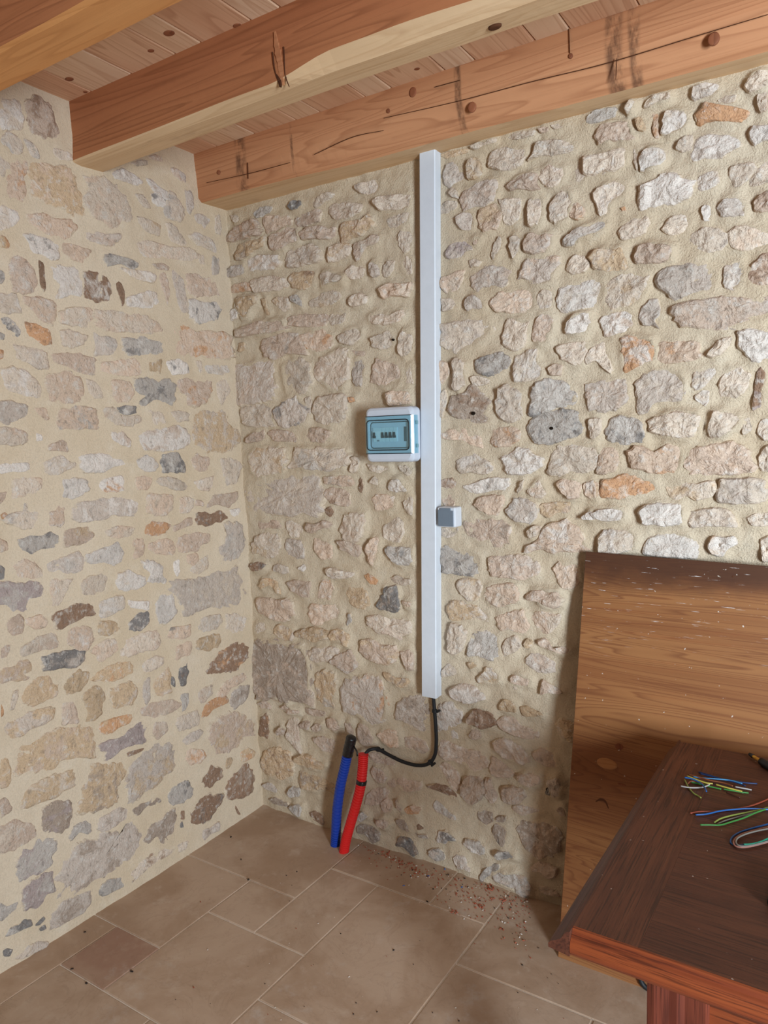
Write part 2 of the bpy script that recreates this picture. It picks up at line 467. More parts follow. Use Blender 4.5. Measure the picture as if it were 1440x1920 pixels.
# ------------------------------------------------------------------ stones: outlines measured on the two walls
# each block: (origin x, origin y, photo pixels per unit, stones as "kind x y x y ...")
LEFT_STONES = [
(0, 160, 2.5, """
pw 0 10 14 12 17 25 16 32 0 33
kb 20 12 27 8 36 14 40 22 42 30 44 38 34 39 24 35 21 27 19 20
pg 0 40 6 35 12 38 18 46 16 51 8 51 3 47
pg 18 40 24 43 28 48 30 55 25 54 19 49
p 40 48 46 48 52 51 55 57 44 56 40 53
qo 9 52 20 53 21 62 19 70 20 80 17 88 12 84 6 86 5 70 8 62
pg 0 52 6 54 8 62 3 68 0 66
tq 24 60 27 58 34 61 48 62 56 68 58 77 61 84 61 95 52 96 46 91 36 88 27 85 24 78 23 68
pq 65 70 78 70 86 76 95 84 98 92 97 104 90 101 84 107 72 100 67 95 63 88 66 80
Gw 84 66 92 62 102 68 107 73 103 75 92 72 86 70
wp 0 90 6 92 13 95 15 100 10 106 0 108
qo 22 97 33 96 40 100 52 101 56 106 53 112 48 115 38 112 30 108 24 103
Gk 60 108 66 106 78 112 88 111 90 114 85 120 76 120 66 116
to 0 112 4 113 8 120 7 122 0 122
wd 18 112 22 111 28 113 38 116 43 120 43 129 40 131 32 127 25 125 22 118
q 47 118 56 119 62 122 68 124 67 128 62 133 52 130 47 124
gd 78 127 84 127 100 131 104 135 98 138 90 134 80 136
"""),
(200, 260, 2.0833, """
k 38 16 44 14 50 17 51 21 46 20 40 18
p 21 22 30 19 37 20 36 24 28 25
kg 57 27 63 27 70 32 71 40 66 38 60 32
wq 37 37 42 37 48 44 54 47 60 53 58 57 50 53 45 49 40 44
wd 40 50 45 48 52 52 55 58 52 62 46 60 42 57
pg 56 48 62 51 66 58 70 64 69 73 62 74 54 71 51 66 54 58
pg 26 50 32 50 37 57 40 63 34 62 29 57
Gg 70 47 74 47 78 52 78 62 75 68 72 66 71 58
G 79 68 86 68 94 73 93 79 88 81 82 76
p 97 70 101 69 103 78 102 87 97 84
pt 28 71 33 71 44 76 48 79 47 88 44 87 36 84 30 79
p 53 76 58 77 64 81 69 89 72 94 66 96 58 92 55 86
pw 75 87 82 85 92 88 97 94 98 102 92 100 82 96 76 91
pq 22 94 30 93 40 92 50 96 60 98 70 98 79 102 82 107 74 110 60 108 46 108 34 106 26 102
k 40 113 50 112 56 116 55 119 46 118
Gg 96 106 101 108 102 116 100 122 95 122 94 114
p 82 105 87 104 88 113 84 112
pw 12 116 24 118 38 120 43 123 40 130 30 128 18 122
kp 47 122 52 121 55 129 56 140 54 150 51 140 48 132
Gp 58 119 63 119 68 127 70 137 72 150 73 155 65 153 62 140 59 128
kq 72 122 80 121 88 126 98 124 101 132 102 141 90 141 78 142 73 136
"""),
(0, 500, 2.5, """
gd 0 2 3 4 4 9 2 12 0 12
kG 9 -6 13 -8 20 -5 26 4 27 12 26 18 18 19 10 17 8 8
b 29 -4 32 -3 34 14 33 19 30 12
wp 39 0 46 0 58 2 62 8 62 18 60 23 52 20 44 24 42 22 46 14 40 8
bw 63 5 66 5 76 5 80 9 83 17 82 25 72 26 63 23
pw 0 20 8 20 12 21 14 27 16 34 8 35 0 34
qw 19 23 28 23 38 25 41 28 42 36 40 43 30 40 26 33 20 29
pq 46 34 52 31 60 30 69 32 69 40 65 45 56 44 47 42
b 87 14 90 12 92 16 93 28 91 30 89 22
pq 72 34 82 33 96 34 108 37 116 41 120 48 112 50 96 49 82 48 74 44
gd 0 39 6 38 11 42 15 47 14 52 8 52 0 48
g 0 49 4 51 3 55 0 54
ob 19 42 26 43 36 47 39 53 39 58 34 59 27 55 21 52
pk 46 48 52 47 60 50 66 52 62 58 54 61 48 59
Gg 70 50 76 52 86 54 89 60 86 66 76 66 71 66 72 58
ok 0 62 3 63 3 68 0 70
pG 9 58 20 60 30 62 35 65 35 76 28 76 20 72 12 68
kG 40 66 50 65 62 66 70 69 72 76 68 81 58 79 50 74 42 72
qp 77 72 88 70 100 69 105 72 106 78 104 81 96 82 86 81 78 80
t 109 70 121 69 121 75 119 82 110 80
wd 125 71 134 69 140 73 141 80 130 81 126 78
pw 2 78 10 76 18 78 24 82 29 88 29 98 18 97 6 92 4 84
qp 35 83 42 80 50 79 58 83 61 88 62 98 60 101 44 102 33 101 34 92
p 65 85 71 86 76 92 77 98 70 99 66 92
qp 84 86 96 86 100 94 98 101 88 102 84 96
G 0 102 8 101 20 104 21 110 16 114 8 118 0 116
q 26 106 34 106 37 114 34 115 28 110
qg 44 114 46 108 54 106 60 105 66 106 71 107 73 114 73 121 60 121 43 121
dg 88 106 94 104 102 105 102 110 96 111 90 110
pq 78 106 86 106 89 111 97 112 103 111 105 117 98 120 86 118 78 112
pq 0 121 10 121 20 124 20 132 10 134 0 132
w 27 125 31 126 32 130 27 131
k 36 134 46 130 51 133 51 139 44 138 37 138
wk 83 124 92 124 98 130 97 135 90 133 84 129
"""),
(200, 540, 2.0833, """
wp 18 9 26 6 36 3 43 4 46 11 44 17 36 18 28 17 20 16
gd 15 46 32 44 42 47 49 48 49 58 44 60 32 60 20 61 16 56
gd 25 82 32 82 40 82 46 85 50 82 58 83 61 90 60 99 56 104 50 102 42 100 36 105 30 107 30 101 36 97 30 95 26 88
ko 66 84 72 81 80 83 86 84 93 81 94 90 92 97 90 102 80 106 74 104 72 97 66 92
pG 99 86 106 82 111 87 112 94 108 98 104 105 101 98
qo 50 30 58 29 66 31 74 36 80 40 90 39 100 40 108 42 110 52 112 60 104 63 88 61 72 60 56 60 54 50 51 40
wd 74 12 80 11 86 13 94 13 102 14 102 20 100 28 90 30 80 32 76 26 74 18
wp 89 70 98 69 108 70 110 75 104 78 92 77
p 80 66 85 66 86 76 84 78 82 72
p 38 110 50 112 53 122 42 124
p 58 112 66 110 74 113 74 120 64 120
wk 28 134 36 130 44 127 54 127 60 124 68 126 73 134 72 142 60 146 50 147 40 145 30 144
tG 78 112 90 111 108 111 109 122 116 128 119 138 112 146 96 146 86 144 80 136 78 124
"""),
(0, 840, 2.5, """
wg 0 12 8 11 20 11 22 15 18 18 8 18 0 20
pw 33 12 40 7 46 6 52 10 57 11 56 15 48 17 44 20 34 19
w 61 6 70 4 82 5 88 8 95 9 94 12 86 14 78 18 66 18 62 14
pq 10 24 20 22 31 23 31 30 26 34 16 36 10 38 10 30
k 0 34 5 33 4 38 0 42
wg 47 24 56 23 66 24 67 32 60 36 54 38 48 36
wo 76 25 82 23 92 20 94 25 93 32 86 33 80 33 77 30
pg 4 54 6 50 14 48 18 47 18 41 26 42 32 44 32 54 26 60 20 61 12 58
ob 0 50 4 48 6 50 2 54
qw 37 48 42 47 44 42 49 42 48 50 48 57 44 59 38 57
Gw 56 46 60 41 68 40 76 38 84 38 92 36 105 38 104 47 100 51 92 51 84 50 80 53 72 54 62 55 57 52
pq 80 62 90 58 102 60 98 66 88 68 80 66
kt 49 62 58 60 72 59 74 64 72 70 60 72 49 74 48 68
gd 14 69 24 66 32 65 38 63 43 66 44 72 40 75 32 75 24 79 18 77 15 73
q 0 68 6 70 6 76 0 79
w 67 79 76 76 88 71 92 76 91 84 86 88 76 86 68 87 66 83
pq 10 88 18 83 26 86 30 91 32 96 26 98 14 97
Gg 38 86 46 83 54 80 60 77 63 84 62 91 54 94 46 93 38 92
dk 0 88 4 90 3 98 0 99
vg 0 101 12 102 28 101 32 104 30 112 26 118 24 124 10 124 8 118 0 117
pq 38 100 44 98 54 99 51 104 49 110 44 118 39 118 38 108
pq 61 102 66 97 74 95 76 93 82 96 80 102 77 108 70 110 63 109
bG 41 124 50 120 58 117 68 117 72 119 71 125 62 128 54 131 46 136 41 132
wp 75 116 84 112 92 111 93 120 84 125 76 127
k 5 130 14 125 18 128 17 138 10 141 6 138
qp 20 128 30 125 36 130 34 135 26 136 20 132
tp 74 131 82 129 90 132 88 138 80 141 75 140
qw 52 136 62 134 68 136 70 144 66 151 58 152 52 146
"""),
(200, 820, 2.0833, """
wp 27 20 36 16 44 20 46 25 44 30 36 31 29 27
dg 50 17 58 14 66 15 70 22 70 32 60 31 51 32 50 24
kq 77 20 82 14 86 18 92 18 92 24 89 31 82 30 78 25
pG 103 20 110 19 118 20 122 26 120 32 118 40 108 43 105 34
qk 26 36 34 35 41 36 41 41 38 47 28 47
p 44 40 50 36 58 36 66 38 72 41 72 47 66 48 58 46 50 43
pk 79 40 88 37 96 35 95 43 92 48 84 47
qp 37 52 44 51 58 52 60 58 58 66 52 71 44 70 38 68
pq 66 56 72 53 78 56 78 62 74 68 67 68
k 80 56 86 57 87 62 80 61
kp 93 58 98 51 108 51 118 49 118 56 113 60 110 63 104 61 100 60 92 63
bd 84 68 89 67 94 70 100 66 106 68 108 72 104 76 98 77 90 80 84 79 82 74
w 111 65 120 64 121 70 114 72
ko 65 78 72 73 77 72 77 79 70 81 62 85 60 80
ow 38 79 42 76 52 77 57 79 54 85 48 88 38 88 35 86
q 23 92 32 91 35 98 32 107 25 109 23 100
qk 38 97 48 92 58 92 61 98 61 105 54 106 44 104 40 102
kq 64 92 72 88 80 86 88 87 93 88 91 95 84 97 82 102 72 103 64 103
Gg 105 80 112 78 121 80 122 88 125 96 122 104 114 110 108 114 101 119 102 112 106 107 100 106 100 100 106 96 108 88
wp 10 124 20 120 28 124 34 126 34 132 26 137 14 138 9 132
wg 31 112 42 111 50 116 50 124 54 128 52 132 44 130 36 130 40 122 34 118
w 60 112 65 110 66 120 64 126 61 122
q 72 106 80 104 83 110 78 116 72 112
pt 76 118 82 112 90 106 92 112 90 118 82 124 76 122
Gp 61 131 70 129 80 129 90 125 100 122 110 121 114 117 118 122 119 130 122 138 123 146 116 154 104 154 94 152 80 157 72 162 68 152 64 142
"""),
(0, 1180, 2.5, """
pk 16 14 22 10 30 5 40 3 44 10 42 14 30 16 18 20 15 18
k 0 12 7 11 7 16 4 21 0 22
dG 32 21 40 18 52 16 60 15 63 16 62 24 56 29 46 29 34 31 32 28
qp 68 16 72 12 80 7 88 9 88 15 82 20 74 25 73 20
kt 0 30 10 28 14 24 20 23 24 30 25 34 16 39 8 38 0 41
tq 18 52 20 44 28 36 36 35 42 42 44 49 36 52 26 57 18 55
t 49 42 54 34 60 31 66 33 66 39 60 46 54 49 50 48
to 70 37 76 31 84 26 92 24 98 24 99 32 92 36 84 39 72 38
tG 82 46 90 42 96 39 102 43 102 50 98 56 90 58 85 59 83 52
t 62 52 66 46 72 43 77 46 79 52 76 57 76 63 72 67 64 69 66 60
p 7 58 9 48 13 45 13 52 10 60 6 61
o 0 56 2 60 2 64 0 66
tG 0 71 10 69 20 63 30 60 40 59 39 67 30 72 22 75 16 80 6 82 0 79
kp 46 56 55 53 58 62 59 70 47 72 47 64
ot 74 72 80 68 90 65 100 63 97 70 90 73 82 78 76 78
tk 10 92 18 86 28 83 38 78 48 75 56 74 64 74 67 80 70 88 68 97 60 96 52 97 45 98 42 104 32 106 22 108 12 111 9 102
v 73 88 80 83 90 81 96 76 102 71 107 71 108 85 98 87 92 89 86 94 80 98 80 92
b 95 92 107 89 106 91 95 96
kp 115 70 124 68 125 76 118 82 114 79
tk 0 98 6 98 8 106 8 114 4 118 0 119
tp 16 133 18 126 24 118 32 113 42 109 54 106 55 108 54 114 56 117 48 121 42 126 30 129 20 134
ts 60 132 64 118 68 112 68 103 78 102 88 100 93 99 94 110 90 115 87 122 87 129 80 133 70 135 60 136
Gt 97 104 103 97 108 92 116 86 122 88 128 84 129 92 128 97 131 101 128 105 122 110 118 116 108 122 99 129 96 116
"""),
(200, 1100, 2.0833, """
wo 19 12 28 13 37 13 37 21 28 20 20 18
dG 19 33 26 26 30 22 37 23 38 31 34 37 28 40 20 39
w 44 12 52 7 59 8 60 16 63 22 58 30 48 33 45 26 44 18
pk 13 60 17 50 26 44 36 41 44 41 47 50 44 56 34 58 22 62 14 62
qd 54 46 58 38 62 36 68 36 74 34 75 44 68 48 60 46
pw 82 36 86 29 94 26 102 25 104 32 98 38 86 41
pw 108 25 118 25 126 28 124 40 112 42 108 36
t 80 50 88 45 100 42 103 47 100 54 90 58 82 57
q 62 54 70 50 75 50 76 60 68 63 62 66
bo 88 76 96 68 102 60 108 55 114 52 120 52 126 56 126 66 122 72 114 76 104 77 94 78
pG 29 70 36 66 44 62 51 64 50 70 42 75 34 77
db 63 74 68 70 73 68 74 76 71 82 71 88 66 89 64 82
tk 42 84 48 80 54 73 57 80 56 88 58 94 50 98 44 100 42 92
d 56 80 60 82 61 90 57 88
Gp 32 84 38 81 38 90 39 100 35 106 32 98
kp 32 110 40 105 50 102 60 102 65 106 62 111 52 115 42 118 34 116
g 66 98 70 96 73 95 73 104 70 111 67 112 67 104
pk 81 96 86 92 94 88 95 96 90 102 84 106
q 100 96 106 86 114 82 124 78 128 82 120 88 112 92 108 98 102 101
Gs 112 104 114 94 120 90 128 89 128 98 124 104 116 110
o 85 112 90 106 98 100 106 99 109 104 104 107 96 110 92 116 86 118
pG 62 118 72 114 80 111 83 116 82 124 74 127 64 130
Gp 67 138 74 132 84 128 86 131 82 137 72 142 68 144
kt 96 124 104 117 114 115 122 116 130 116 133 122 133 132 128 140 118 143 110 150 100 154 97 144 93 136 92 128
"""),
(200, 1360, 2.0833, """
qo 71 24 76 21 86 22 88 28 84 34 74 36 70 32
bk 82 58 83 48 90 44 93 36 98 38 102 40 104 47 98 50 94 55 86 58
ts 107 38 107 30 113 28 113 34 109 40
to 120 32 121 24 127 20 134 25 132 29 126 32
bs 108 55 113 46 120 40 126 36 130 42 132 50 130 60 122 64 114 66 108 64
gd 54 62 58 56 66 52 72 50 76 56 76 63 70 68 60 72 55 68
bd 74 86 75 78 77 70 84 66 90 62 98 64 103 63 102 70 96 76 92 84 84 88 78 89
s 23 76 30 71 38 68 40 65 48 64 48 69 40 72 32 75 28 81 24 80
b 65 80 66 76 69 77 69 84 65 84
d 65 88 67 86 68 91 65 92
sG 33 102 38 94 40 89 48 84 56 77 60 77 60 88 58 96 54 104 44 109 36 106
b 115 71 118 76 120 80 118 80 115 75
Gs 83 100 85 94 92 92 98 88 100 88 100 94 92 98 87 104
p 62 108 68 104 72 104 70 110 64 114
pb 22 136 24 130 30 122 38 116 46 112 56 110 58 114 52 118 44 122 36 128 30 134 24 139
"""),
(0, 1480, 2.5, """
k 0 8 4 6 10 14 6 18 0 22
sv 32 30 33 14 42 8 52 10 54 16 52 28 46 33 38 31
kp 0 30 6 26 12 23 20 25 26 31 26 36 18 41 8 46 0 47
Gs 74 30 75 22 82 18 90 13 95 15 95 22 86 28 78 31
g 51 36 56 28 64 23 68 26 69 31 66 34 60 32 56 33 53 39
gv 14 60 13 54 17 50 18 44 24 46 28 38 36 38 42 38 43 44 39 50 38 56 30 62 22 65 14 69
Gs 46 76 46 66 49 56 56 46 62 40 72 38 80 33 88 32 88 38 92 38 92 28 98 25 104 25 106 34 104 44 100 50 98 56 88 58 80 64 70 68 62 74 50 78 46 79
vg 17 78 22 70 30 65 39 63 39 70 41 76 34 79 29 88 22 88 20 90 18 84
g 0 85 6 88 13 84 12 89 6 96 0 99
Gs 37 100 38 93 42 90 46 84 52 81 62 78 66 77 66 86 62 92 52 97 44 102 37 104
gd 74 78 75 72 80 68 86 66 92 65 93 70 90 73 84 76 78 79
dg 5 110 8 103 14 101 18 97 22 98 23 102 16 105 10 108
d 26 101 32 95 33 97 29 101 26 102
d 29 104 33 101 34 104 30 106
d 2 121 5 119 9 120 7 125 3 125
Gp 10 127 16 122 20 117 28 114 36 115 34 118 26 122 18 126
"""),
]
RIGHT_STONES = [
(430, 300, 2.5, """
p 3 42 8 42 10 46 7 48 4 46
gd 20 40 24 36 30 35 33 36 31 40 26 43 21 44
d 45 35 49 31 54 31 55 34 52 37 48 38
ko 0 60 4 54 10 49 18 46 22 47 26 53 24 57 16 59 8 62 0 62
qk 27 44 32 42 42 42 46 44 46 50 38 53 32 54 30 56 28 50
k 50 44 54 41 62 39 66 37 69 38 69 42 67 46 60 49 53 50 50 47
p 63 31 66 29 70 27 76 25 80 26 76 30 70 34 66 36 64 34
pk 76 36 80 33 90 32 96 33 100 34 99 40 93 43 84 45 80 44 77 40
pG 95 20 100 18 110 15 115 14 114 20 111 26 104 26 97 24
p 110 32 116 28 126 27 134 26 137 30 136 36 126 38 114 38
ks 32 58 38 55 44 52 50 51 52 54 53 61 46 63 42 67 34 68 32 64
k 54 56 60 51 70 50 76 53 80 50 79 57 74 60 64 59 57 60
tq 86 50 88 47 96 46 102 46 106 42 108 46 109 50 104 53 100 57 94 58 87 62 85 57
p 119 44 124 43 130 41 136 40 136 46 128 50 122 52 120 50
ts 7 70 10 65 18 62 24 60 27 59 28 65 22 68 18 72 12 75 8 75
wq 15 80 17 74 24 72 32 72 38 72 39 78 34 82 24 83 16 84
pG 43 76 46 69 54 66 62 64 68 67 70 75 62 78 54 80 46 80
pt 75 74 77 66 82 63 90 63 92 67 90 72 84 75 76 77
kp 95 66 96 63 104 61 110 56 114 58 112 63 104 66 100 74 97 76
p 127 60 130 52 136 52 138 60 136 68 132 71 129 66
G 0 83 6 80 12 79 12 86 6 88 0 89
pk 19 94 20 90 28 88 34 87 42 90 43 95 38 98 30 99 21 100
tb 45 88 50 85 56 84 64 83 66 84 64 90 62 95 56 97 49 96 46 92
p 69 86 76 84 84 87 88 88 86 92 78 92 71 95 70 90
p 88 84 92 80 98 79 102 82 100 90 94 90 89 88
G 106 80 109 77 113 80 114 86 110 89 107 86
p 117 80 120 76 125 76 124 82 120 88 116 87
pG 130 78 133 73 138 74 138 86 134 86 131 82
qo 0 96 8 93 14 92 19 93 19 98 10 99 2 100
qp 114 98 118 94 124 93 130 94 137 92 138 98 134 103 126 102 118 104
t 6 110 8 104 16 103 22 103 22 108 18 112 16 118 12 119 9 114
w 2 116 6 112 9 115 8 119 4 121
t 26 105 29 104 30 112 32 116 30 117
pt 33 106 38 103 46 104 46 110 42 114 38 111
gd 47 103 52 101 55 105 56 110 52 108 48 106
pt 60 107 64 103 70 100 76 98 82 99 83 104 78 108 70 110 62 110
p 90 106 94 102 100 100 105 103 104 108 98 110 92 110
k 45 119 54 116 64 116 72 116 73 124 66 125 56 125 46 124
p 74 118 80 114 88 114 87 119 84 123 76 124
kp 7 128 14 125 22 122 34 121 42 121 43 127 34 130 22 131 12 133 7 132
pq 105 118 112 115 122 117 130 113 133 116 128 122 118 124 108 123
qo 52 133 58 130 66 128 70 127 72 130 78 132 76 140 66 144 60 142 56 137
kG 26 136 34 132 46 130 51 131 54 137 58 142 58 146 44 145 36 150 28 146
p 82 132 88 128 96 126 100 128 98 134 92 139 84 137
p 107 134 114 131 120 128 124 132 122 139 116 142 108 140
p 128 134 132 128 138 130 138 142 132 148 128 144
t 8 138 12 137 13 142 9 144
"""),
(430, 640, 2.5, """
Gk 6 19 18 17 26 15 33 13 34 22 35 32 34 42 26 44 18 46 8 46 6 36 5 26
p 40 20 46 15 54 13 60 18 62 28 58 38 50 40 44 38 42 32 41 26
pk 64 22 68 14 76 10 84 6 90 8 90 18 90 28 86 34 78 36 72 32 66 28
k 92 7 98 7 103 8 102 11 96 11
G 93 14 100 13 102 20 100 28 100 34 94 32 93 24
k 107 30 109 20 111 14 116 15 124 18 130 20 130 26 129 33 122 33 118 35 110 31
p 134 20 138 16 139 32 133 32
p 10 50 16 48 26 47 32 50 33 58 34 63 22 64 11 62
Gd 35 52 39 48 45 43 51 42 54 46 58 49 60 53 58 60 52 63 42 65 38 62 36 58
p 64 52 66 44 72 41 82 40 88 42 88 52 84 60 74 63 66 60
p 57 43 61 41 62 48 59 51
ob 90 42 94 42 95 45 91 46
q 119 40 126 37 136 38 138 46 130 48 122 48
ks 14 72 20 68 27 66 27 73 24 75 14 76
k 30 69 36 66 44 67 48 68 51 72 51 76 44 75 38 75 34 74
k 59 70 62 65 68 65 77 68 74 73 70 76 62 75
pt 16 86 20 81 30 80 38 80 43 83 42 92 40 98 30 99 22 102 17 97
pg 46 96 51 85 52 80 60 81 70 80 82 81 88 82 89 90 86 95 74 97 62 96 54 94
p 92 88 96 86 99 90 97 97 93 98
p 103 92 110 93 120 93 122 97 114 99 106 97
p 127 92 134 93 138 97 136 101 130 97
Gp 14 108 22 105 34 103 46 101 58 100 64 101 66 108 69 114 68 122 68 128 64 131 56 128 48 130 36 129 26 127 18 126 14 118
qG 72 102 80 101 90 101 94 103 93 108 86 109 78 107 73 107
kb 72 112 76 110 86 111 90 115 90 123 84 123 76 121 73 117
b 97 108 99 102 101 108 99 114
p 106 106 109 101 112 104 112 108
wp 120 108 123 104 128 103 132 109 134 112 126 113 121 112
qk 107 118 110 115 118 115 124 117 124 124 118 127 110 126
p 131 120 136 115 139 118 138 130 134 128
b 73 126 77 124 79 128 76 132 73 130
k 17 138 22 134 32 134 38 135 38 140 30 141 20 142
p 42 135 48 134 54 137 55 142 52 147 46 146
k 60 136 66 137 72 134 78 137 76 140 70 140 64 144 60 141
pk 85 136 88 131 96 129 102 130 102 138 100 146 96 150 88 149 84 143
p 115 140 120 136 126 132 130 136 131 143 128 150 120 150 116 146
"""),
(450, 980, 2.5, """
pt 10 16 13 10 20 8 28 8 30 14 29 22 25 26 18 26 14 22 10 23
G 34 14 38 12 46 14 48 20 48 26 42 27 36 26 35 20
qk 56 12 62 12 68 16 70 22 69 26 62 27 57 22
kp 74 14 80 13 86 15 91 18 91 22 88 26 82 22 77 20
qk 96 24 97 16 101 11 105 12 104 20 102 26 101 32 98 28
gd 110 20 114 17 124 18 130 19 130 30 122 32 116 29 113 25
bd 8 32 11 30 15 29 20 31 19 34 15 36 10 36
pG 25 32 30 31 36 33 37 38 32 38 26 36
w 44 34 48 31 50 34 48 37
pG 65 34 72 34 78 36 86 37 85 40 78 42 70 41 67 39
o 94 40 97 38 103 42 105 45 102 47 97 45
pk 114 42 118 39 124 42 128 42 128 46 122 47 116 45
to 15 48 18 42 24 40 28 44 31 50 31 54 28 52 26 48 20 46 17 50
k 36 46 40 43 48 44 53 44 53 50 52 56 46 55 40 51
qo 59 56 60 49 63 43 68 44 70 50 69 57 63 57
t 78 50 82 48 92 48 95 52 97 58 98 62 92 64 85 62 82 57
ds 104 62 105 55 109 54 109 48 118 48 119 54 121 60 120 66 116 67 112 66 106 65
q 123 58 130 59 130 63 125 63
qk 14 64 14 57 20 56 28 58 36 57 40 60 40 66 41 70 36 73 28 73 22 70 16 68
qp 53 72 53 64 56 61 64 62 72 61 76 66 74 72 66 74 60 76 56 76
g 80 76 82 68 84 68 84 74 81 77
pk 95 76 96 72 102 69 110 70 120 72 129 74 128 84 120 87 112 83 104 83 101 79
p 11 80 14 75 19 75 21 80 18 83 12 83
tG 26 80 30 76 34 78 40 80 40 88 34 88 28 84
tp 43 82 50 79 58 78 66 81 66 86 58 89 50 86 44 85
tk 68 84 71 80 78 79 83 84 82 92 77 88 70 88
sk 9 91 18 90 30 90 38 93 46 93 49 98 52 104 53 114 53 124 54 134 44 131 36 132 26 130 18 130 14 128 12 112 10 100
pG 53 98 56 94 64 93 72 93 76 98 72 103 64 103 60 105 54 102
kG 71 102 76 98 84 95 87 100 90 106 86 110 82 112 76 107 72 105
kt 90 94 92 88 100 88 108 92 116 92 119 97 116 104 110 106 104 104 96 101 92 97
k 121 97 128 95 131 98 131 110 127 110 124 104
tg 57 120 60 113 66 111 72 114 74 119 72 126 70 132 73 138 66 137 60 134 59 126
ts 108 112 112 112 118 116 126 116 128 119 124 123 120 122 112 118
Go 77 124 82 118 90 117 98 116 106 118 108 126 110 132 110 142 106 150 98 150 90 143 82 142 78 134
"""),
(460, 1290, 2.5, """
Gs 113 19 115 12 122 7 129 5 136 10 137 18 138 27 134 31 126 29 119 24 114 23
kG 10 11 16 9 21 13 20 15 14 14
k 29 14 33 10 36 14 42 16 42 18 34 18
k 46 14 52 15 61 17 60 21 52 20 47 18
bo 11 34 12 24 17 18 19 22 19 32 18 37 13 36
k 26 32 28 28 31 31 31 34 27 34
pk 33 34 34 24 38 22 42 26 42 34 43 42 44 47 40 44 36 38
k 43 26 47 23 51 25 50 30 45 29
k 52 28 56 25 60 26 58 31 54 31
k 63 22 68 21 73 24 73 29 69 31 65 28
k 51 37 58 36 66 38 68 42 66 48 60 47 56 42
k 76 26 80 24 82 30 83 36 79 33
k 86 27 89 25 94 30 97 36 97 40 92 42 87 38
qo 100 34 106 30 114 31 117 36 116 42 110 43 104 39
k 120 37 126 36 134 40 137 45 134 49 126 46 121 43
tb 14 54 18 46 26 44 34 48 37 56 35 66 28 68 20 67 15 62
to 39 52 44 48 52 50 56 54 62 57 58 60 50 59 42 55
ts 42 70 44 63 52 64 60 66 66 70 72 73 72 80 66 78 58 75 50 76 44 74
g 33 78 36 73 42 75 42 80 36 81
G 14 72 19 70 25 75 24 78 17 75
s 19 83 24 81 32 86 33 89 28 88 22 86
g 34 88 40 86 44 88 43 95 38 93
b 49 94 53 91 59 95 60 102 56 100 52 98
k 93 48 100 48 108 52 113 54 111 57 102 56 95 53
k 95 62 98 58 104 61 107 66 105 70 99 68
k 107 66 116 66 128 69 131 70 131 76 122 77 114 74 108 73
k 92 80 96 76 106 74 108 80 104 86 96 87 91 86
k 102 86 108 81 112 86 111 92 106 93
g 86 94 90 91 94 95 90 98
kG 100 98 106 96 110 100 106 104 102 102
ok 120 90 126 87 132 90 130 95 123 94
sd 85 104 88 101 95 103 102 108 101 113 96 115 92 109 86 107
sk 114 98 119 97 124 103 124 107 118 105
b 127 103 131 101 134 105 129 106
s 128 108 136 110 137 113 131 111
ds 113 118 117 111 124 112 128 117 131 123 127 125 122 120 118 117
G 138 122 142 120 146 124 142 128
k 115 82 119 88 119 91 116 88
"""),
(800, 200, 2.2222, """
tk 12 41 20 38 28 37 35 36 35 39 26 42 18 44
p 38 35 46 31 54 29 60 27 59 31 50 34 42 37
p 68 26 74 23 84 22 92 21 91 25 82 28 74 29
k 95 20 100 18 104 18 104 22 97 23
p 106 17 112 15 117 14 115 19 108 20
G 15 58 18 50 22 47 28 48 34 52 33 60 26 63 20 68 16 66
tp 35 54 38 46 44 45 47 50 47 57 42 62 36 62
pG 53 48 56 40 60 37 68 35 76 37 84 37 82 44 80 50 74 53 66 55 58 52 54 51
p 89 46 92 40 94 32 100 30 108 29 116 30 124 33 126 37 118 40 108 42 98 42 91 44
Gk 30 80 33 72 40 68 46 64 56 63 61 64 60 72 58 80 50 84 40 85 33 88
kp 69 68 74 63 80 60 90 57 94 58 94 66 98 71 90 72 80 70 72 72
pk 95 60 98 53 104 50 112 53 118 52 116 60 110 68 104 69 100 66
p 125 56 128 46 134 42 144 42 152 42 156 48 154 56 146 60 136 60 130 66 127 62
p 20 74 23 69 27 72 28 78 23 77
p 12 84 18 80 26 80 25 86 18 90 12 90
qt 44 96 46 88 54 84 60 82 64 88 64 96 60 103 50 105 46 102
p 62 80 70 79 80 79 80 86 78 94 74 100 66 98 65 88
pG 87 80 98 78 98 90 96 100 88 101 87 90
pG 106 84 110 76 116 72 122 74 124 82 120 90 120 97 110 99 106 96
qo 122 86 128 82 134 86 134 93 128 97 122 94
G 26 95 32 90 38 91 41 98 38 104 30 104 27 99
Gv 17 124 20 117 28 113 36 113 44 119 40 121 34 122 32 128 24 128 18 128
k 40 112 47 111 43 117 41 117
p 55 126 58 116 62 111 64 114 62 122 57 129
p 71 112 76 109 80 112 79 122 74 128 71 120
kG 83 118 86 110 90 107 98 110 104 108 107 110 106 118 100 124 90 125 85 122
gG 116 114 120 109 128 104 138 101 146 97 152 100 146 107 136 110 128 112 126 118 118 118
p 36 130 42 129 47 131 44 135 37 136
Gk 38 144 46 138 54 135 62 136 70 139 70 144 66 152 54 153 48 152 44 157 40 150
Gq 78 146 81 140 86 130 96 130 104 127 110 127 112 134 106 142 108 148 100 150 90 149 84 144
p 118 138 122 130 126 126 134 127 138 132 134 140 124 142
"""),
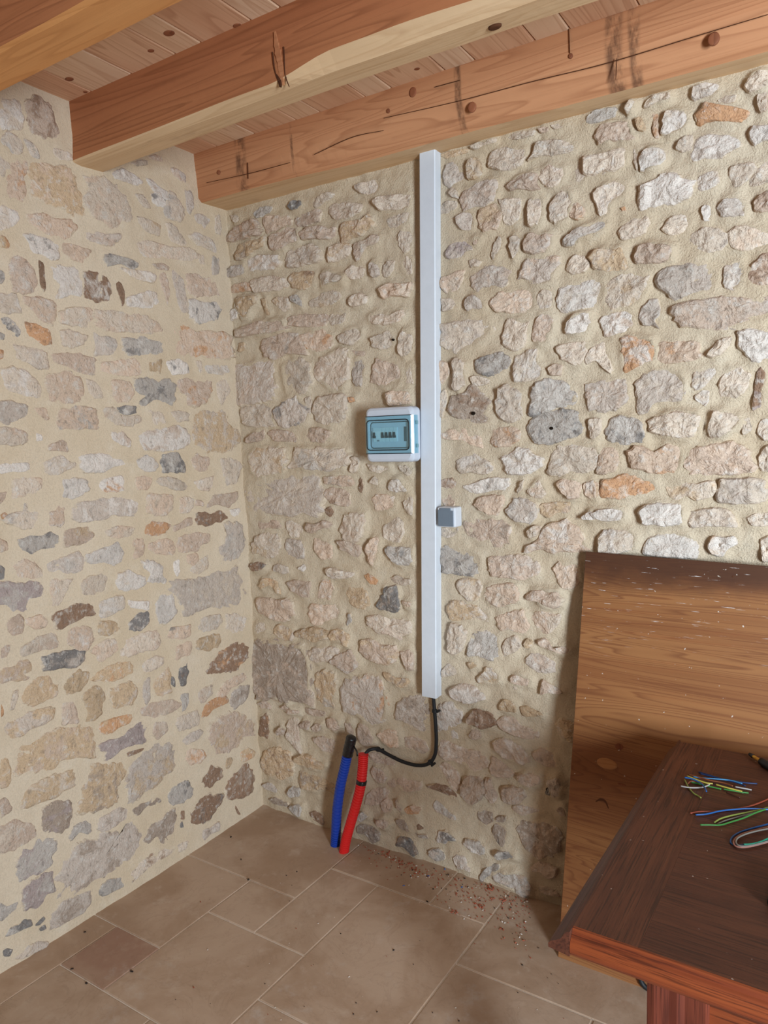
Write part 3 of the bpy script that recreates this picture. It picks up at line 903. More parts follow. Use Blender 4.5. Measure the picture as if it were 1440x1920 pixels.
(1100, 120, 2.3611, """
g 2 42 8 38 16 36 23 36 24 42 16 46 6 48 0 48
p 32 36 36 31 40 32 36 40 33 41
pt 45 36 48 30 56 26 66 24 66 29 56 32 48 36
Gw 84 26 86 19 96 16 104 17 104 24 94 27 86 29
p 126 20 130 12 138 8 144 8 144 18 138 22 130 24
oq 88 42 94 36 96 32 104 34 114 35 124 37 128 40 126 45 118 47 108 46 98 46 92 49 89 46
p 104 30 112 26 120 26 118 31 108 33
pk 136 26 144 24 144 38 138 40 136 33
kp 7 59 12 50 20 48 32 48 36 54 38 61 30 62 20 62 12 64 10 62
to 40 46 44 44 48 51 47 55 42 54
qo 53 40 57 40 57 50 58 58 55 59 53 52
wp 60 56 62 46 64 39 74 38 80 42 80 50 74 54 66 57
p 71 68 74 62 79 58 84 58 85 64 84 69 76 71
wG 86 66 90 60 98 57 110 58 120 60 122 66 114 70 108 74 98 75 88 77 84 74
w 130 56 132 50 140 50 148 50 148 62 140 62 134 65 131 60
p 0 75 10 73 18 71 28 68 32 72 30 80 24 86 14 86 8 89 0 88
p 38 68 41 66 42 76 41 86 38 78
wp 43 76 48 70 56 68 62 70 62 76 58 82 50 85 44 86
pw 6 104 10 100 18 96 26 95 32 98 30 106 24 108 18 112 18 120 12 122 10 114 7 108
o 28 115 31 114 32 117 29 118
wG 42 112 44 99 52 95 58 90 66 88 76 91 84 94 84 100 80 106 74 109 66 112 54 114 44 116
pw 86 96 92 88 98 86 104 87 106 94 98 100 90 102
p 114 92 114 83 122 80 132 79 134 85 128 92 122 99 118 98
p 134 80 144 78 150 82 150 92 140 96 130 97 128 93 134 88
w 91 116 93 112 98 113 100 120 98 125 94 125
wG 104 116 110 108 120 108 126 114 126 121 118 122 108 122
kq 133 112 138 104 146 102 152 106 150 116 140 119 134 117
p 26 134 30 126 38 123 48 120 50 126 46 134 38 138 30 140
p 61 132 64 124 72 120 80 120 82 128 76 134 66 136
pG 76 152 78 142 84 135 94 131 104 132 112 136 113 142 106 148 96 150 86 154
pq 114 136 120 130 130 130 140 134 148 136 148 144 138 148 126 148 118 146
"""),
(800, 500, 2.2222, """
qp 13 10 20 8 26 4 32 4 30 12 26 20 18 22 13 16
Gp 33 32 35 27 42 25 46 28 50 33 48 36 40 36 36 38
qp 56 30 60 24 66 22 78 21 90 20 93 26 92 36 84 39 72 39 62 38 57 36
pG 95 24 99 20 106 22 107 30 104 36 96 38 94 32
wp 112 28 114 20 122 16 130 12 140 10 148 12 152 20 148 30 140 34 130 35 120 38 113 36
p 13 28 22 27 26 30 22 36 14 38
pG 14 50 22 48 34 46 46 46 54 48 55 54 50 60 42 64 36 68 28 74 20 68 14 66
p 66 60 67 50 70 45 80 45 88 46 86 54 84 62 82 68 74 70 67 66
kG 90 56 93 48 97 41 104 41 108 46 107 54 103 58 104 64 98 66 91 62
wG 118 54 120 48 126 43 132 40 138 40 139 48 136 55 128 57 120 57
pk 111 70 115 66 122 65 134 64 136 72 132 82 126 84 120 80 115 78
gd 42 80 48 77 56 74 62 73 68 75 71 81 66 88 60 92 52 92 46 90 43 86
p 38 94 43 92 54 95 52 99 44 101 40 99
pw 75 90 76 78 82 74 92 71 94 74 92 80 98 86 98 94 92 97 82 98 76 96
p 24 102 25 90 24 80 28 78 34 82 32 92 34 100 28 104
pk 104 86 110 82 116 84 114 92 106 92
sb 21 118 24 110 34 107 38 102 41 101 46 107 54 113 52 120 50 124 55 130 50 134 42 132 36 128 28 128 22 124
pG 60 116 62 105 68 101 76 103 81 108 80 118 82 126 74 131 66 129 61 124
gd 89 120 91 106 96 98 104 95 114 97 120 102 125 108 124 116 118 118 110 118 104 121 98 124 90 125
q 12 80 18 82 20 90 14 98 12 98
p 12 108 16 104 18 112 14 126 12 126
"""),
(1100, 440, 2.3611, """
tp 4 20 8 13 14 12 22 13 28 11 32 22 33 29 26 30 18 30 8 28
kp 39 20 42 10 50 8 60 9 68 10 67 20 60 23 48 24 40 23
G 57 36 62 29 70 25 82 24 92 25 104 28 104 36 100 45 90 46 80 48 74 51 67 51 66 46 60 43
Gg 109 38 110 26 116 23 122 22 124 32 122 41 116 45 110 42
kb 128 34 132 26 138 18 146 14 150 22 150 38 142 41 134 42 130 39
pt 14 52 16 40 22 34 32 31 44 31 48 34 48 42 44 50 36 57 28 57 20 60 16 57
G 42 66 45 58 50 53 56 52 59 58 58 64 54 68 58 74 52 72 46 72
wk 13 76 12 68 20 63 30 62 36 65 37 72 30 77 22 80 15 80
kG 71 64 74 58 82 54 92 53 104 51 118 51 130 52 144 50 150 54 150 62 140 68 128 72 116 74 104 76 94 74 80 73 74 69
ow 29 84 36 81 46 82 52 84 55 92 54 100 46 102 40 106 31 109 30 98
qo 56 88 62 85 74 85 88 86 90 96 84 100 74 101 62 102 57 98
p 104 86 110 82 116 82 114 88 108 95 100 98 96 96
wG 122 90 122 78 130 76 142 78 150 80 150 100 142 100 132 102 128 96
p 0 98 4 90 10 86 15 86 16 94 20 102 20 110 14 106 8 100 2 103
Gk 0 120 8 118 18 116 28 115 33 122 32 130 26 138 14 140 2 138
Gp 40 118 46 112 56 108 66 108 74 110 78 116 78 126 74 133 64 132 54 133 50 140 44 142 41 130
pw 84 120 85 110 92 106 104 105 104 112 97 118 92 122 87 124
p 106 122 108 114 114 107 122 106 130 112 128 122 118 130 108 130
wp 86 128 92 124 98 124 98 132 94 136 88 132
bv 132 136 134 120 136 108 139 105 142 112 140 124 138 138 133 139
"""),
(800, 800, 2.2222, """
qp 13 6 22 3 34 2 42 6 46 12 45 17 38 15 30 11 20 11 13 9
qo 54 12 56 4 64 1 74 1 80 5 78 12 72 16 62 17 56 15
gd 88 2 90 -6 98 -12 108 -13 116 -14 124 -12 130 -6 134 2 124 8 112 12 104 14 96 13 90 10
pw 26 30 32 24 40 22 46 26 54 32 56 36 48 40 38 38 30 40
wp 64 26 70 23 78 18 86 20 92 24 98 27 98 32 92 37 84 40 76 39 70 40 67 34
p 104 36 107 24 112 17 120 15 132 15 142 16 148 24 146 34 136 38 124 38 114 41 106 40
bk 12 46 18 44 22 43 27 46 27 51 22 54 16 51 12 50
wg 33 50 40 48 48 45 58 43 68 44 70 49 68 54 60 53 50 55 42 56 36 54
p 77 54 80 46 83 45 82 52 78 56
pq 86 54 91 50 96 45 98 50 102 56 98 60 90 60
qk 111 48 116 43 126 44 131 48 131 56 129 60 120 60 116 56 113 52
qt 133 48 140 46 146 48 146 58 140 61 134 58
q 13 58 20 57 24 62 24 68 16 67 13 64
qk 41 66 46 60 54 58 64 58 66 64 62 70 60 74 54 74 46 70
Gg 67 71 72 66 74 61 80 60 88 62 93 66 93 76 90 81 82 81 74 78 70 74
tq 96 68 100 65 110 64 121 64 122 69 118 73 110 72 104 77 98 73
ks 33 82 40 77 50 80 56 78 64 80 70 84 70 92 72 98 64 101 56 100 46 98 38 92 34 88
pG 13 86 20 84 27 86 26 92 18 94 13 92
gd 13 102 22 101 32 102 40 106 46 108 45 116 44 122 38 125 28 124 16 123 13 114
kG 55 122 56 110 64 109 76 108 84 109 92 113 95 120 93 126 84 129 76 128 66 126 57 126
qp 108 120 112 114 120 116 128 114 130 122 130 130 124 136 116 136 112 128
pq 86 88 92 83 98 84 94 92 88 94
qw 95 96 100 84 110 82 118 79 122 84 130 88 132 96 136 103 126 106 116 104 108 106 98 102 88 106 87 100
w 132 76 138 71 146 72 150 76 142 78 134 78
"""),
(1100, 740, 2.3611, """
p 3 20 8 18 13 20 12 30 8 34 5 35 3 28
gd 17 28 20 20 28 17 36 18 42 22 46 30 46 37 38 38 30 40 22 38 18 36
pG 50 22 56 18 66 15 76 14 88 15 90 22 88 30 82 34 72 34 62 32 54 30
p 97 30 99 20 102 13 110 13 116 16 121 17 122 22 116 28 108 33 100 34
p 123 20 130 18 132 28 124 32
p 136 30 138 20 146 18 150 20 150 34 142 36
q 8 62 10 52 12 44 20 42 25 46 26 54 22 60 14 63
qo 35 46 40 41 48 42 54 46 60 42 65 39 70 42 76 46 76 54 72 62 64 61 56 62 48 60 40 58 37 53
kq 81 56 84 46 90 42 100 40 112 38 122 40 128 46 132 54 132 61 122 62 112 63 100 63 90 62 84 63
p 137 50 140 44 146 40 150 42 150 60 140 61 137 56
oq 14 74 15 68 24 66 30 63 40 65 52 68 56 72 55 76 46 78 38 80 28 82 18 82 14 80
qw 0 70 6 68 8 74 8 82 2 80 0 78
pt 64 74 70 72 78 69 88 71 96 68 101 70 102 76 98 81 88 84 80 80 72 84 67 80
Gp 106 82 105 76 107 68 116 67 128 66 140 68 142 76 140 84 130 86 118 86 108 85
wG 4 94 12 91 22 90 30 92 31 96 28 99 18 100 8 98
w 44 92 48 88 56 86 66 87 74 87 77 94 76 102 66 104 56 102 48 103 45 98
pG 82 102 84 94 92 91 104 90 112 92 118 98 118 105 108 104 96 104 86 105
pk 128 98 134 94 142 93 150 96 150 102 140 104 132 104
pw 10 116 14 108 22 107 34 108 40 112 38 122 26 126 12 126
wp 47 126 50 114 58 112 66 110 80 111 86 116 88 122 86 130 70 129 56 128
wq 97 118 102 112 110 113 118 112 120 118 112 122 108 128 100 126
p 138 116 146 112 150 114 150 132 140 132
"""),
(800, 1080, 2.2222, """
pt 27 10 28 3 36 2 44 4 47 8 46 14 42 20 36 20 31 15
qp 50 18 52 10 58 7 66 6 76 7 78 12 79 20 72 23 62 25 54 22
kp 85 17 90 12 98 11 106 12 112 12 116 18 116 24 108 26 100 23 94 20 88 19
tw 19 26 22 22 30 21 40 23 46 26 54 32 54 37 46 38 36 36 28 38 22 36 20 31
qk 60 36 62 32 72 30 82 29 84 36 88 42 86 47 76 47 70 44 64 46
qp 90 34 94 30 104 30 114 33 112 40 106 47 98 47 94 42
p 19 60 19 46 22 40 30 42 36 46 34 54 30 62 24 66
gw 36 58 38 52 42 47 52 47 60 49 62 56 62 68 54 70 44 66 36 67
pq 65 58 68 52 76 50 80 55 80 60 72 66 66 68
t 83 57 86 52 90 54 90 60 85 60
k 96 54 102 52 106 56 108 61 118 58 122 62 118 66 108 62 98 58
Gk 85 70 89 65 96 66 104 70 108 72 108 78 110 80 104 81 94 80 90 77 86 75
p 13 80 18 74 22 74 27 80 24 83 13 85
tw 44 85 50 80 51 75 56 77 62 84 63 88 56 90 50 88 46 90
t 35 73 40 72 44 75 38 78
wk 21 96 26 92 34 90 42 93 48 99 48 103 40 106 30 105 23 101
k 72 84 80 82 88 86 88 91 78 91 73 88
p 70 92 76 92 78 96 73 97
k 98 92 100 87 108 92 116 97 112 99 104 97 98 99
t 63 108 66 103 70 103 76 107 76 114 70 114 64 112
t 80 110 86 109 94 113 99 116 90 118 82 117
bk 36 120 41 112 48 112 56 115 60 124 56 126 48 128 42 124 38 123
kw 62 122 68 118 76 120 80 126 88 128 96 132 97 137 88 137 78 135 68 130 64 127
wk 10 110 18 107 26 112 31 116 28 124 24 130 26 135 18 138 10 134 8 124
k 36 134 40 128 46 130 46 136 40 138
"""),
(780, 1380, 2.2222, """
kw 20 14 24 4 34 8 44 12 54 13 59 20 58 26 50 29 42 24 32 20 24 20
kw 67 6 70 2 78 2 88 6 94 12 96 20 92 22 82 20 74 16 69 11
k 63 28 65 18 72 20 78 26 84 32 80 34 72 34 65 32
kw 20 26 24 22 30 26 36 32 37 42 33 46 28 40 24 32
k 39 46 41 36 46 32 54 33 58 38 58 46 56 52 50 56 42 52
k 60 36 64 36 66 44 70 50 68 56 62 54 59 48
k 74 50 74 43 82 42 90 44 94 50 88 56 80 57 75 54
k 82 59 92 57 100 60 106 62 100 66 90 66 83 62
k 87 32 96 30 106 32 106 38 96 42 89 38
b 10 42 18 40 26 42 34 48 35 52 28 50 18 46
gk 15 58 17 54 22 58 26 62 32 66 33 70 26 67 18 64
sd 52 66 54 62 60 61 66 65 66 72 60 74 55 71
sd 68 68 72 66 77 67 76 71 70 71
sd 65 80 67 74 76 74 78 80 76 90 74 92 69 88
dw 18 86 20 80 26 80 34 86 35 88 28 87 26 90 20 89
gw 41 90 44 86 54 88 59 94 59 98 54 99 46 94
sk 87 78 92 73 102 74 112 74 120 79 122 88 120 97 112 101 102 102 96 98 92 90
gd 68 98 71 95 78 95 84 99 86 101 80 101 72 102
g 12 98 15 95 20 95 24 99 24 104 18 105 13 101
Gw 32 102 36 99 42 101 44 107 47 112 42 110 37 111
g 55 118 58 112 64 107 70 107 72 110 66 115 60 118 57 122
gk 66 116 70 112 78 114 86 113 92 117 97 124 97 132 90 134 84 128 76 124 70 121
k 95 108 102 106 112 107 119 112 117 118 112 120 106 115 98 113
k 104 128 110 127 118 130 122 136 116 134 106 131
k 100 14 106 10 116 14 120 20 119 25 110 24 102 19
G 112 36 120 33 124 38 122 50 117 48
d 110 46 113 42 116 44 115 48 111 48
k 120 60 126 56 127 66 123 66
"""),
]

# ------------------------------------------------------------------ walls
TR_DEPTH = 0.042                                       # white trunking: where it runs on the right wall
_t, _b = right_uv(786, 300, TR_DEPTH), right_uv(790.5, 1305, TR_DEPTH)
TR_U0, TR_Z0, TR_SLOPE = _b[0], _b[1], (_t[0] - _b[0]) / (_t[1] - _b[1])


def wall_relief(a, b, seed):
    return 0.006 * fbm(a * 2.2, b * 2.2, seed, 2)


def mortar_relief(a, b, seed, rough):
    return wall_relief(a, b, seed) + rough * (0.0035 * fbm(a * 14, b * 14, seed + 50, 3) + 0.0012 * fbm(a * 70, b * 70, seed + 90, 2))


def feather(A, B, stones, seed):
    """mortar pointed up against each stone: a soft rise around the outline, least on the side away from the corner joint."""
    R = np.zeros_like(A)
    a0, b0, da, db = A[0, 0], B[0, 0], A[0, 1] - A[0, 0], B[1, 0] - B[0, 0]
    for k, (H, fac, lee, P) in enumerate(stones):
        m = 0.035
        i0, i1 = max(0, int((P[:, 0].min() - m - a0) / da)), min(A.shape[1], int((P[:, 0].max() + m - a0) / da) + 2)
        j0, j1 = max(0, int((P[:, 1].min() - m - b0) / db)), min(A.shape[0], int((P[:, 1].max() + m - b0) / db) + 2)
        if i1 <= i0 or j1 <= j0:
            continue
        X = np.stack([A[j0:j1, i0:i1], B[j0:j1, i0:i1]], -1)
        dist = np.full(X.shape[:2], 9.0)
        inside = np.zeros(X.shape[:2], bool)
        for e in range(len(P)):
            p, q = P[e], P[(e + 1) % len(P)]
            v = q - p
            t = np.clip(((X - p) @ v) / max(v @ v, 1e-9), 0, 1)
            dist = np.minimum(dist, np.linalg.norm(X - (p + t[..., None] * v), axis=-1))
            c = ((p[1] > X[..., 1]) != (q[1] > X[..., 1])) & (X[..., 0] < (q[0] - p[0]) * (X[..., 1] - p[1]) / ((q[1] - p[1]) if abs(q[1] - p[1]) > 1e-9 else 1e-9) + p[0])
            inside ^= c
        side = np.clip((X[..., 0] - P[:, 0].min()) / max(np.ptp(P[:, 0]), 1e-3), 0, 1)
        amp = fac * H * (lee + (1 - lee) * np.clip(side * 3, 0, 1)) * (1 + 0.35 * fbm(X[..., 0] * 30, X[..., 1] * 30, seed + k, 2))
        w = np.exp(-(dist / 0.013) ** 2)
        R[j0:j1, i0:i1] = np.maximum(R[j0:j1, i0:i1], np.where(inside, amp * np.exp(-(dist / 0.008) ** 2), amp * w))
    return R


def make_wall(name, pt, a0, a1, b0, b1, step, seed, rough, mat, stones, flat=None):
    na, nb = int((a1 - a0) / step) + 1, int((b1 - b0) / step) + 1
    A, B = np.meshgrid(np.linspace(a0, a1, na), np.linspace(b0, b1, nb))
    D = mortar_relief(A, B, seed, rough) + feather(A, B, stones, seed)
    if flat is not None:
        c = flat(B)
        w = np.clip(1 - (np.abs(A - c) - 0.048) / 0.02, 0, 1)
        D = D * (1 - w) - 0.001 * w
    o, ea, eb, nn = pt(0, 0, 0), pt(1, 0, 0) - pt(0, 0, 0), pt(0, 1, 0) - pt(0, 0, 0), pt(0, 0, 1) - pt(0, 0, 0)
    V = o + A[..., None] * ea + B[..., None] * eb + D[..., None] * nn
    V = V.reshape(-1, 3)
    idx = np.arange(na * nb).reshape(nb, na)
    F = np.stack([idx[:-1, :-1], idx[:-1, 1:], idx[1:, 1:], idx[1:, :-1]], -1).reshape(-1, 4)
    back = [pt(a, b, d) for d in (-0.25, -0.02) for b in (b0, b1) for a in (a0, a1)]
    k = len(V)
    V = np.vstack([V, back])
    F = [tuple(f) for f in F] + [tuple(k + i for i in f) for f in [(0, 2, 3, 1), (0, 1, 5, 4), (2, 6, 7, 3), (0, 4, 6, 2), (1, 3, 7, 5)]]
    ob = mesh_obj(name, V, F, mat, smooth=True)
    tag(ob, kind='structure')
    return ob


M_MORTAR_L = mortar_mat('mortar_smooth', srgb(222, 204, 179), srgb(215, 195, 167), srgb(228, 213, 191), 0.5)
M_MORTAR_R = mortar_mat('mortar_rough', srgb(223, 205, 179), srgb(216, 195, 166), srgb(229, 215, 192), 1.0)


def resample(P, n):
    P = np.array(P, float)
    Q = []
    for i in range(len(P)):                       # corner cutting keeps the outline natural
        a, b = P[i], P[(i + 1) % len(P)]
        Q += [a * 0.89 + b * 0.11, a * 0.11 + b * 0.89]
    Q = np.array(Q)
    C2 = np.vstack([Q, Q[:1]])
    L = np.concatenate([[0], np.cumsum(np.linalg.norm(np.diff(C2, axis=0), axis=1))])
    t = np.linspace(0, L[-1], n, endpoint=False)
    return np.stack([np.interp(t, L, C2[:, 0]), np.interp(t, L, C2[:, 1])], 1)


def stone_geo(poly, H, seed, flush, wseed):
    """outline (wall coordinates) -> (a, b, d) vertices and faces of one rough-faced stone."""
    area = 0.5 * abs(np.sum(poly[:, 0] * np.roll(poly[:, 1], -1) - poly[:, 1] * np.roll(poly[:, 0], -1)))
    n = int(np.clip(24 + area * 3000, 24, 60))
    P = resample(poly, n)
    c = P.mean(0)
    rad = np.linalg.norm(P - c, axis=1).mean()
    jit = 1 + (0.09 if flush else 0.07) * fbm(P[:, 0] * 75, P[:, 1] * 75, seed, 3)
    P = c + (P - c) * (jit * (1.11 if flush else 1.13))[:, None]
    rng = np.random.RandomState(seed)
    tilt = rng.uniform(-1, 1, 2) * (0.05 if flush else 0.12)
    if flush:
        rings = [(1.10, -0.010), (1.03, -0.001), (0.96, 0.55 * H), (0.84, 0.95 * H), (0.6, 1.0 * H), (0.33, 1.02 * H)]
        rough = 0.0022
    else:
        rings = [(1.06, -0.014), (1.01, 0.0), (0.965, 0.62 * H), (0.87, 0.95 * H), (0.68, 1.02 * H), (0.45, 1.05 * H), (0.22, 1.06 * H)]
        rough = 0.0030 + 0.15 * H
    verts, faces, ins = [], [], []
    base = float(wall_relief(c[0], c[1], wseed))
    for ri, (s, h) in enumerate(rings):
        Q = c + (P - c) * s
        d = h + base
        if ri >= 1:
            nz = fbm(Q[:, 0] * 38, Q[:, 1] * 38, seed + 3, 3) * rough * (0.7 if ri == 1 else 1.0)
            if not flush:
                nz = nz + np.round(vnoise(Q[:, 0] * 24, Q[:, 1] * 34, seed + 8) * 2) * 0.0015
            d = d + nz + ((Q - c) @ tilt) * min(1.0, ri / 3)
        else:
            d = d + np.zeros(n)
        verts += [(Q[i, 0], Q[i, 1], d[i]) for i in range(n)]
        ins += [(0.0, 0.08, 0.30, 0.62, 0.85, 0.95, 1.0)[ri]] * n
        if ri:
            a = (ri - 1) * n
            faces += [(a + i, a + (i + 1) % n, a + n + (i + 1) % n, a + n + i) for i in range(n)]
    verts.append((c[0], c[1], base + rings[-1][1]))
    ins.append(1.0)
    k = (len(rings) - 1) * n
    faces += [(k + i, k + (i + 1) % n, len(verts) - 1) for i in range(n)]
    return verts, faces, area, ins


def parse(blocks, uv):
    out = []
    for ox, oy, unit, txt in blocks:
        for line in txt.strip().splitlines():
            w = line.split()
            c = [float(v) for v in w[1:]]
            out.append((w[0], np.array([uv(ox + c[i] * unit, oy + c[i + 1] * unit) for i in range(0, len(c), 2)])))
    return out


def fill_stones(existing, regions, codes, seed):
    """plain coursed stones for the stretches of wall outside the frame or behind the plywood."""
    rng = random.Random(seed)
    boxes = [(p[:, 0].min(), p[:, 0].max(), p[:, 1].min(), p[:, 1].max()) for _, p in existing]
    out = []
    for a0, a1, b0, b1 in regions:
        b = b0
        while b < b1:
            hgt = rng.uniform(0.07, 0.12)
            a = a0 + rng.uniform(0, 0.05)
            while a < a1:
                w = rng.uniform(0.08, 0.2)
                h = hgt * rng.uniform(0.75, 0.95)
                bx = (a, a + w, b, b + h)
                if bx[1] < a1 + 0.05 and not any(bx[0] < q[1] + .012 and bx[1] > q[0] - .012 and bx[2] < q[3] + .012 and bx[3] > q[2] - .012 for q in boxes):
                    m = 9
                    pts = []
                    for k in range(m):
                        t = 2 * math.pi * k / m
                        cx, cy = math.cos(t), math.sin(t)
                        s = rng.uniform(0.86, 1.08) / max(abs(cx), abs(cy)) ** 0.6
                        pts.append((a + w / 2 + cx * s * w / 2, b + h / 2 + cy * s * h / 2))
                    out.append((rng.choice(codes), np.array(pts)))
                    boxes.append(bx)
                a += w + rng.uniform(0.02, 0.05)
            b += hgt + 0.02
    return out


def inside_attr(ob, vals):
    a = ob.data.attributes.new('inside', 'FLOAT', 'POINT')
    a.data.foreach_set('value', [float(x) for x in vals])


def trunk_line(z):
    return TR_U0 + TR_SLOPE * (z - TR_Z0) + 0.029


def stone_heights(stones, flush, wseed):
    rng = random.Random(wseed)
    out = []
    for _, P in stones:
        H = rng.uniform(0.003, 0.0065) if flush else rng.choice([0.008, 0.010, 0.012, 0.015, 0.018, 0.023])
        if not flush and abs(P[:, 0].mean() - trunk_line(P[:, 1].mean())) < 0.055 + np.ptp(P[:, 0]) / 2:
            H = 0.006
        out.append((H, rng.uniform(0.15, 0.5) if flush else rng.uniform(0.35, 0.95), 1.0 if flush else rng.choice([0.0, 0.0, 0.2, 0.7]), P))
    return out


def build_stones(stones, heights, n_seen, pt, wall, flush, wseed, limit):
    o, ea, eb, nn = pt(0, 0, 0), pt(1, 0, 0) - pt(0, 0, 0), pt(0, 1, 0) - pt(0, 0, 0), pt(0, 0, 1) - pt(0, 0, 0)
    recs = []
    for i, (code, poly) in enumerate(stones):
        H = heights[i][0]
        v, f, area, ins = stone_geo(poly, H, wseed * 100 + i, flush, wseed)
        v = np.array(v)
        V = o + v[:, :1] * ea + v[:, 1:2] * eb + v[:, 2:3] * nn
        recs.append((area if i < n_seen else area * 1e-3, code, V, f, ins))
    order = sorted(range(len(recs)), key=lambda k: -recs[k][0])
    for k in order[:limit]:
        _, code, V, f, ins = recs[k]
        inside_attr(mesh_obj('stone', V, f, stone_mat(code, not flush), wall, smooth=flush), ins)
    rest = order[limit:]
    if rest:
        V, F, mi, mats, INS = [], [], [], [], []
        for k in rest:
            _, code, v, f, ins = recs[k]
            INS += ins
            m = stone_mat(code, not flush)
            if m not in mats:
                mats.append(m)
            off = len(V)
            V += list(v)
            F += [tuple(off + j for j in q) for q in f]
            mi += [mats.index(m)] * len(f)
        ob = mesh_obj('small_stones', V, F, mats, wall, smooth=flush)
        ob.data.polygons.foreach_set('material_index', mi)
        inside_attr(ob, INS)
        tag(ob, kind='stuff')


L_ST = parse(LEFT_STONES, left_uv)
R_ST = parse(RIGHT_STONES, right_uv)
codes = ['p', 'pk', 'k', 'q', 'pG', 'w', 'kG', 'tp', 'G', 'pw']
L_EX = fill_stones(L_ST, [(0.95, 1.95, 0.03, 2.55)], codes, 3)
R_EX = fill_stones(R_ST, [(1.30, 2.7, 0.03, 1.22), (1.92, 2.7, 1.22, 2.45), (1.6, 2.7, 2.3, 2.45)], codes, 4)
L_H, R_H = stone_heights(L_ST + L_EX, True, 11), stone_heights(R_ST + R_EX, False, 23)
wall_left = make_wall('wall_left', left_pt, -0.02, 2.4, -0.03, 2.75, 0.012, 11, 0.6, M_MORTAR_L, L_H)
wall_right = make_wall('wall_right', right_pt, -0.06, 2.9, -0.03, 2.72, 0.0078, 23, 1.15, M_MORTAR_R, R_H, trunk_line)
build_stones(L_ST + L_EX, L_H, len(L_ST), left_pt, wall_left, True, 11, 300)
build_stones(R_ST + R_EX, R_H, len(R_ST), right_pt, wall_right, False, 23, 300)

# ------------------------------------------------------------------ floor
M_GROUT = plain('grout', srgb(224, 214, 202), 0.95, 0.1)


def tile_mat(name, c1, c2, c3):
    M = Mat(name, 0.55, 0.35)
    oi = M.n('ShaderNodeObjectInfo')
    v = M.coords(kind='World')
    a = M.noise(v, 3.2, 5, 0.6, 0.4)
    b = M.noise(v, 11, 5, 0.65)
    f = M.noise(v, 120, 3, 0.7)
    c = M.mix(M.mask(a, 0.38, 0.64), c1, c2)
    c = M.mix(M.math('MULTIPLY', M.mask(b, 0.54, 0.72), 0.5), c, c3)
    vein = M.math('MULTIPLY', M.mask(M.math('ABSOLUTE', M.math('SUBTRACT', M.noise(v, 6, 6, 0.65, 1.2), 0.5)), 0.018, 0.0), 0.14)
    c = M.mix(vein, c, srgb(116, 90, 70))
    dust = M.math('MULTIPLY', M.mask(M.noise(v, 5, 6, 0.75), 0.56, 0.76), 0.5)
    c = M.mix(dust, c, srgb(196, 186, 178))
    tone = M.n('ShaderNodeHueSaturation')
    M.l(M.math('ADD', M.math('MULTIPLY', oi.outputs['Random'], 0.14), 0.93), tone.inputs['Value'])
    M.l(c, tone.inputs['Color'])
    M.color(tone.outputs['Color'])
    M.l(M.math('ADD', M.math('MULTIPLY', b, 0.3), 0.42), M.b.inputs['Roughness'])
    n1 = M.bump(b, 0.12, 0.01)
    M.normal(M.bump(f, 0.10, 0.002, n1))
    return M.m


M_TILE = tile_mat('limestone_tile', srgb(186, 161, 139), srgb(166, 138, 114), srgb(196, 176, 158))
M_TILE_RED = tile_mat('limestone_tile_reddish', srgb(178, 150, 128), srgb(160, 124, 104), srgb(186, 160, 138))
CX, CY = CORNER[0], CORNER[1]
v, f = box_vf(CX - 0.06, CX + 3.3, CY - 3.4, CY + 0.06, -0.09, -0.0035)
floor = tag(mesh_obj('floor', v, f, M_GROUT), kind='structure')
MOD = 0.2045
NI, NJ = 15, 16
TILES = [(-1, 1, -1, 1), (-1, 0, 2, 3), (1, 1, 2, 2), (-1, -1, 4, 6), (0, 0, 4, 4), (0, 1, 5, 6), (1, 2, 3, 4), (2, 2, 1, 2), (2, 3, -1, 0),
         (4, 4, -1, 0), (3, 4, 1, 3), (5, 7, -1, 1), (5, 6, 2, 3), (3, 4, 4, 5)]
occ = {(i, j) for a, b, c, d in TILES for i in range(a, b + 1) for j in range(c, d + 1)}
rng = random.Random(5)
for j in range(-1, NJ):
    for i in range(-1, NI):
        if (i, j) in occ:
            continue
        for w, h in rng.sample([(2, 2), (2, 1), (1, 2), (3, 2), (2, 3)], 5) + [(1, 1)]:
            cells = [(i + a, j + b) for a in range(w) for b in range(h)]
            if all(c not in occ and c[0] < NI and c[1] < NJ for c in cells):
                TILES.append((i, i + w - 1, j, j + h - 1))
                occ.update(cells)
                break


def tile_x(i):
    return CX + (0.1255 + MOD * i if i > -1 else -0.05)


def tile_y(j):
    return CY + (-0.025 - MOD * j if j > -1 else 0.05)


for n_, (a, b, c, d) in enumerate(TILES):
    g = 0.0022
    x0, x1, y0, y1 = tile_x(a) + g, tile_x(b + 1) - g, tile_y(d + 1) + g, tile_y(c) - g
    zt = rng.uniform(-0.0006, 0.0006)
    e = 0.0025
    lp = []
    for q, z in ((0, -0.03), (0, zt - 0.002), (e, zt)):
        lp.append([(x0 + q, y0 + q, z), (x1 - q, y0 + q, z), (x1 - q, y1 - q, z), (x0 + q, y1 - q, z)])
    vv, ff = loft(lp)
    mesh_obj('tile', vv, ff, M_TILE_RED if (a, c) == (0, 4) else M_TILE, floor)

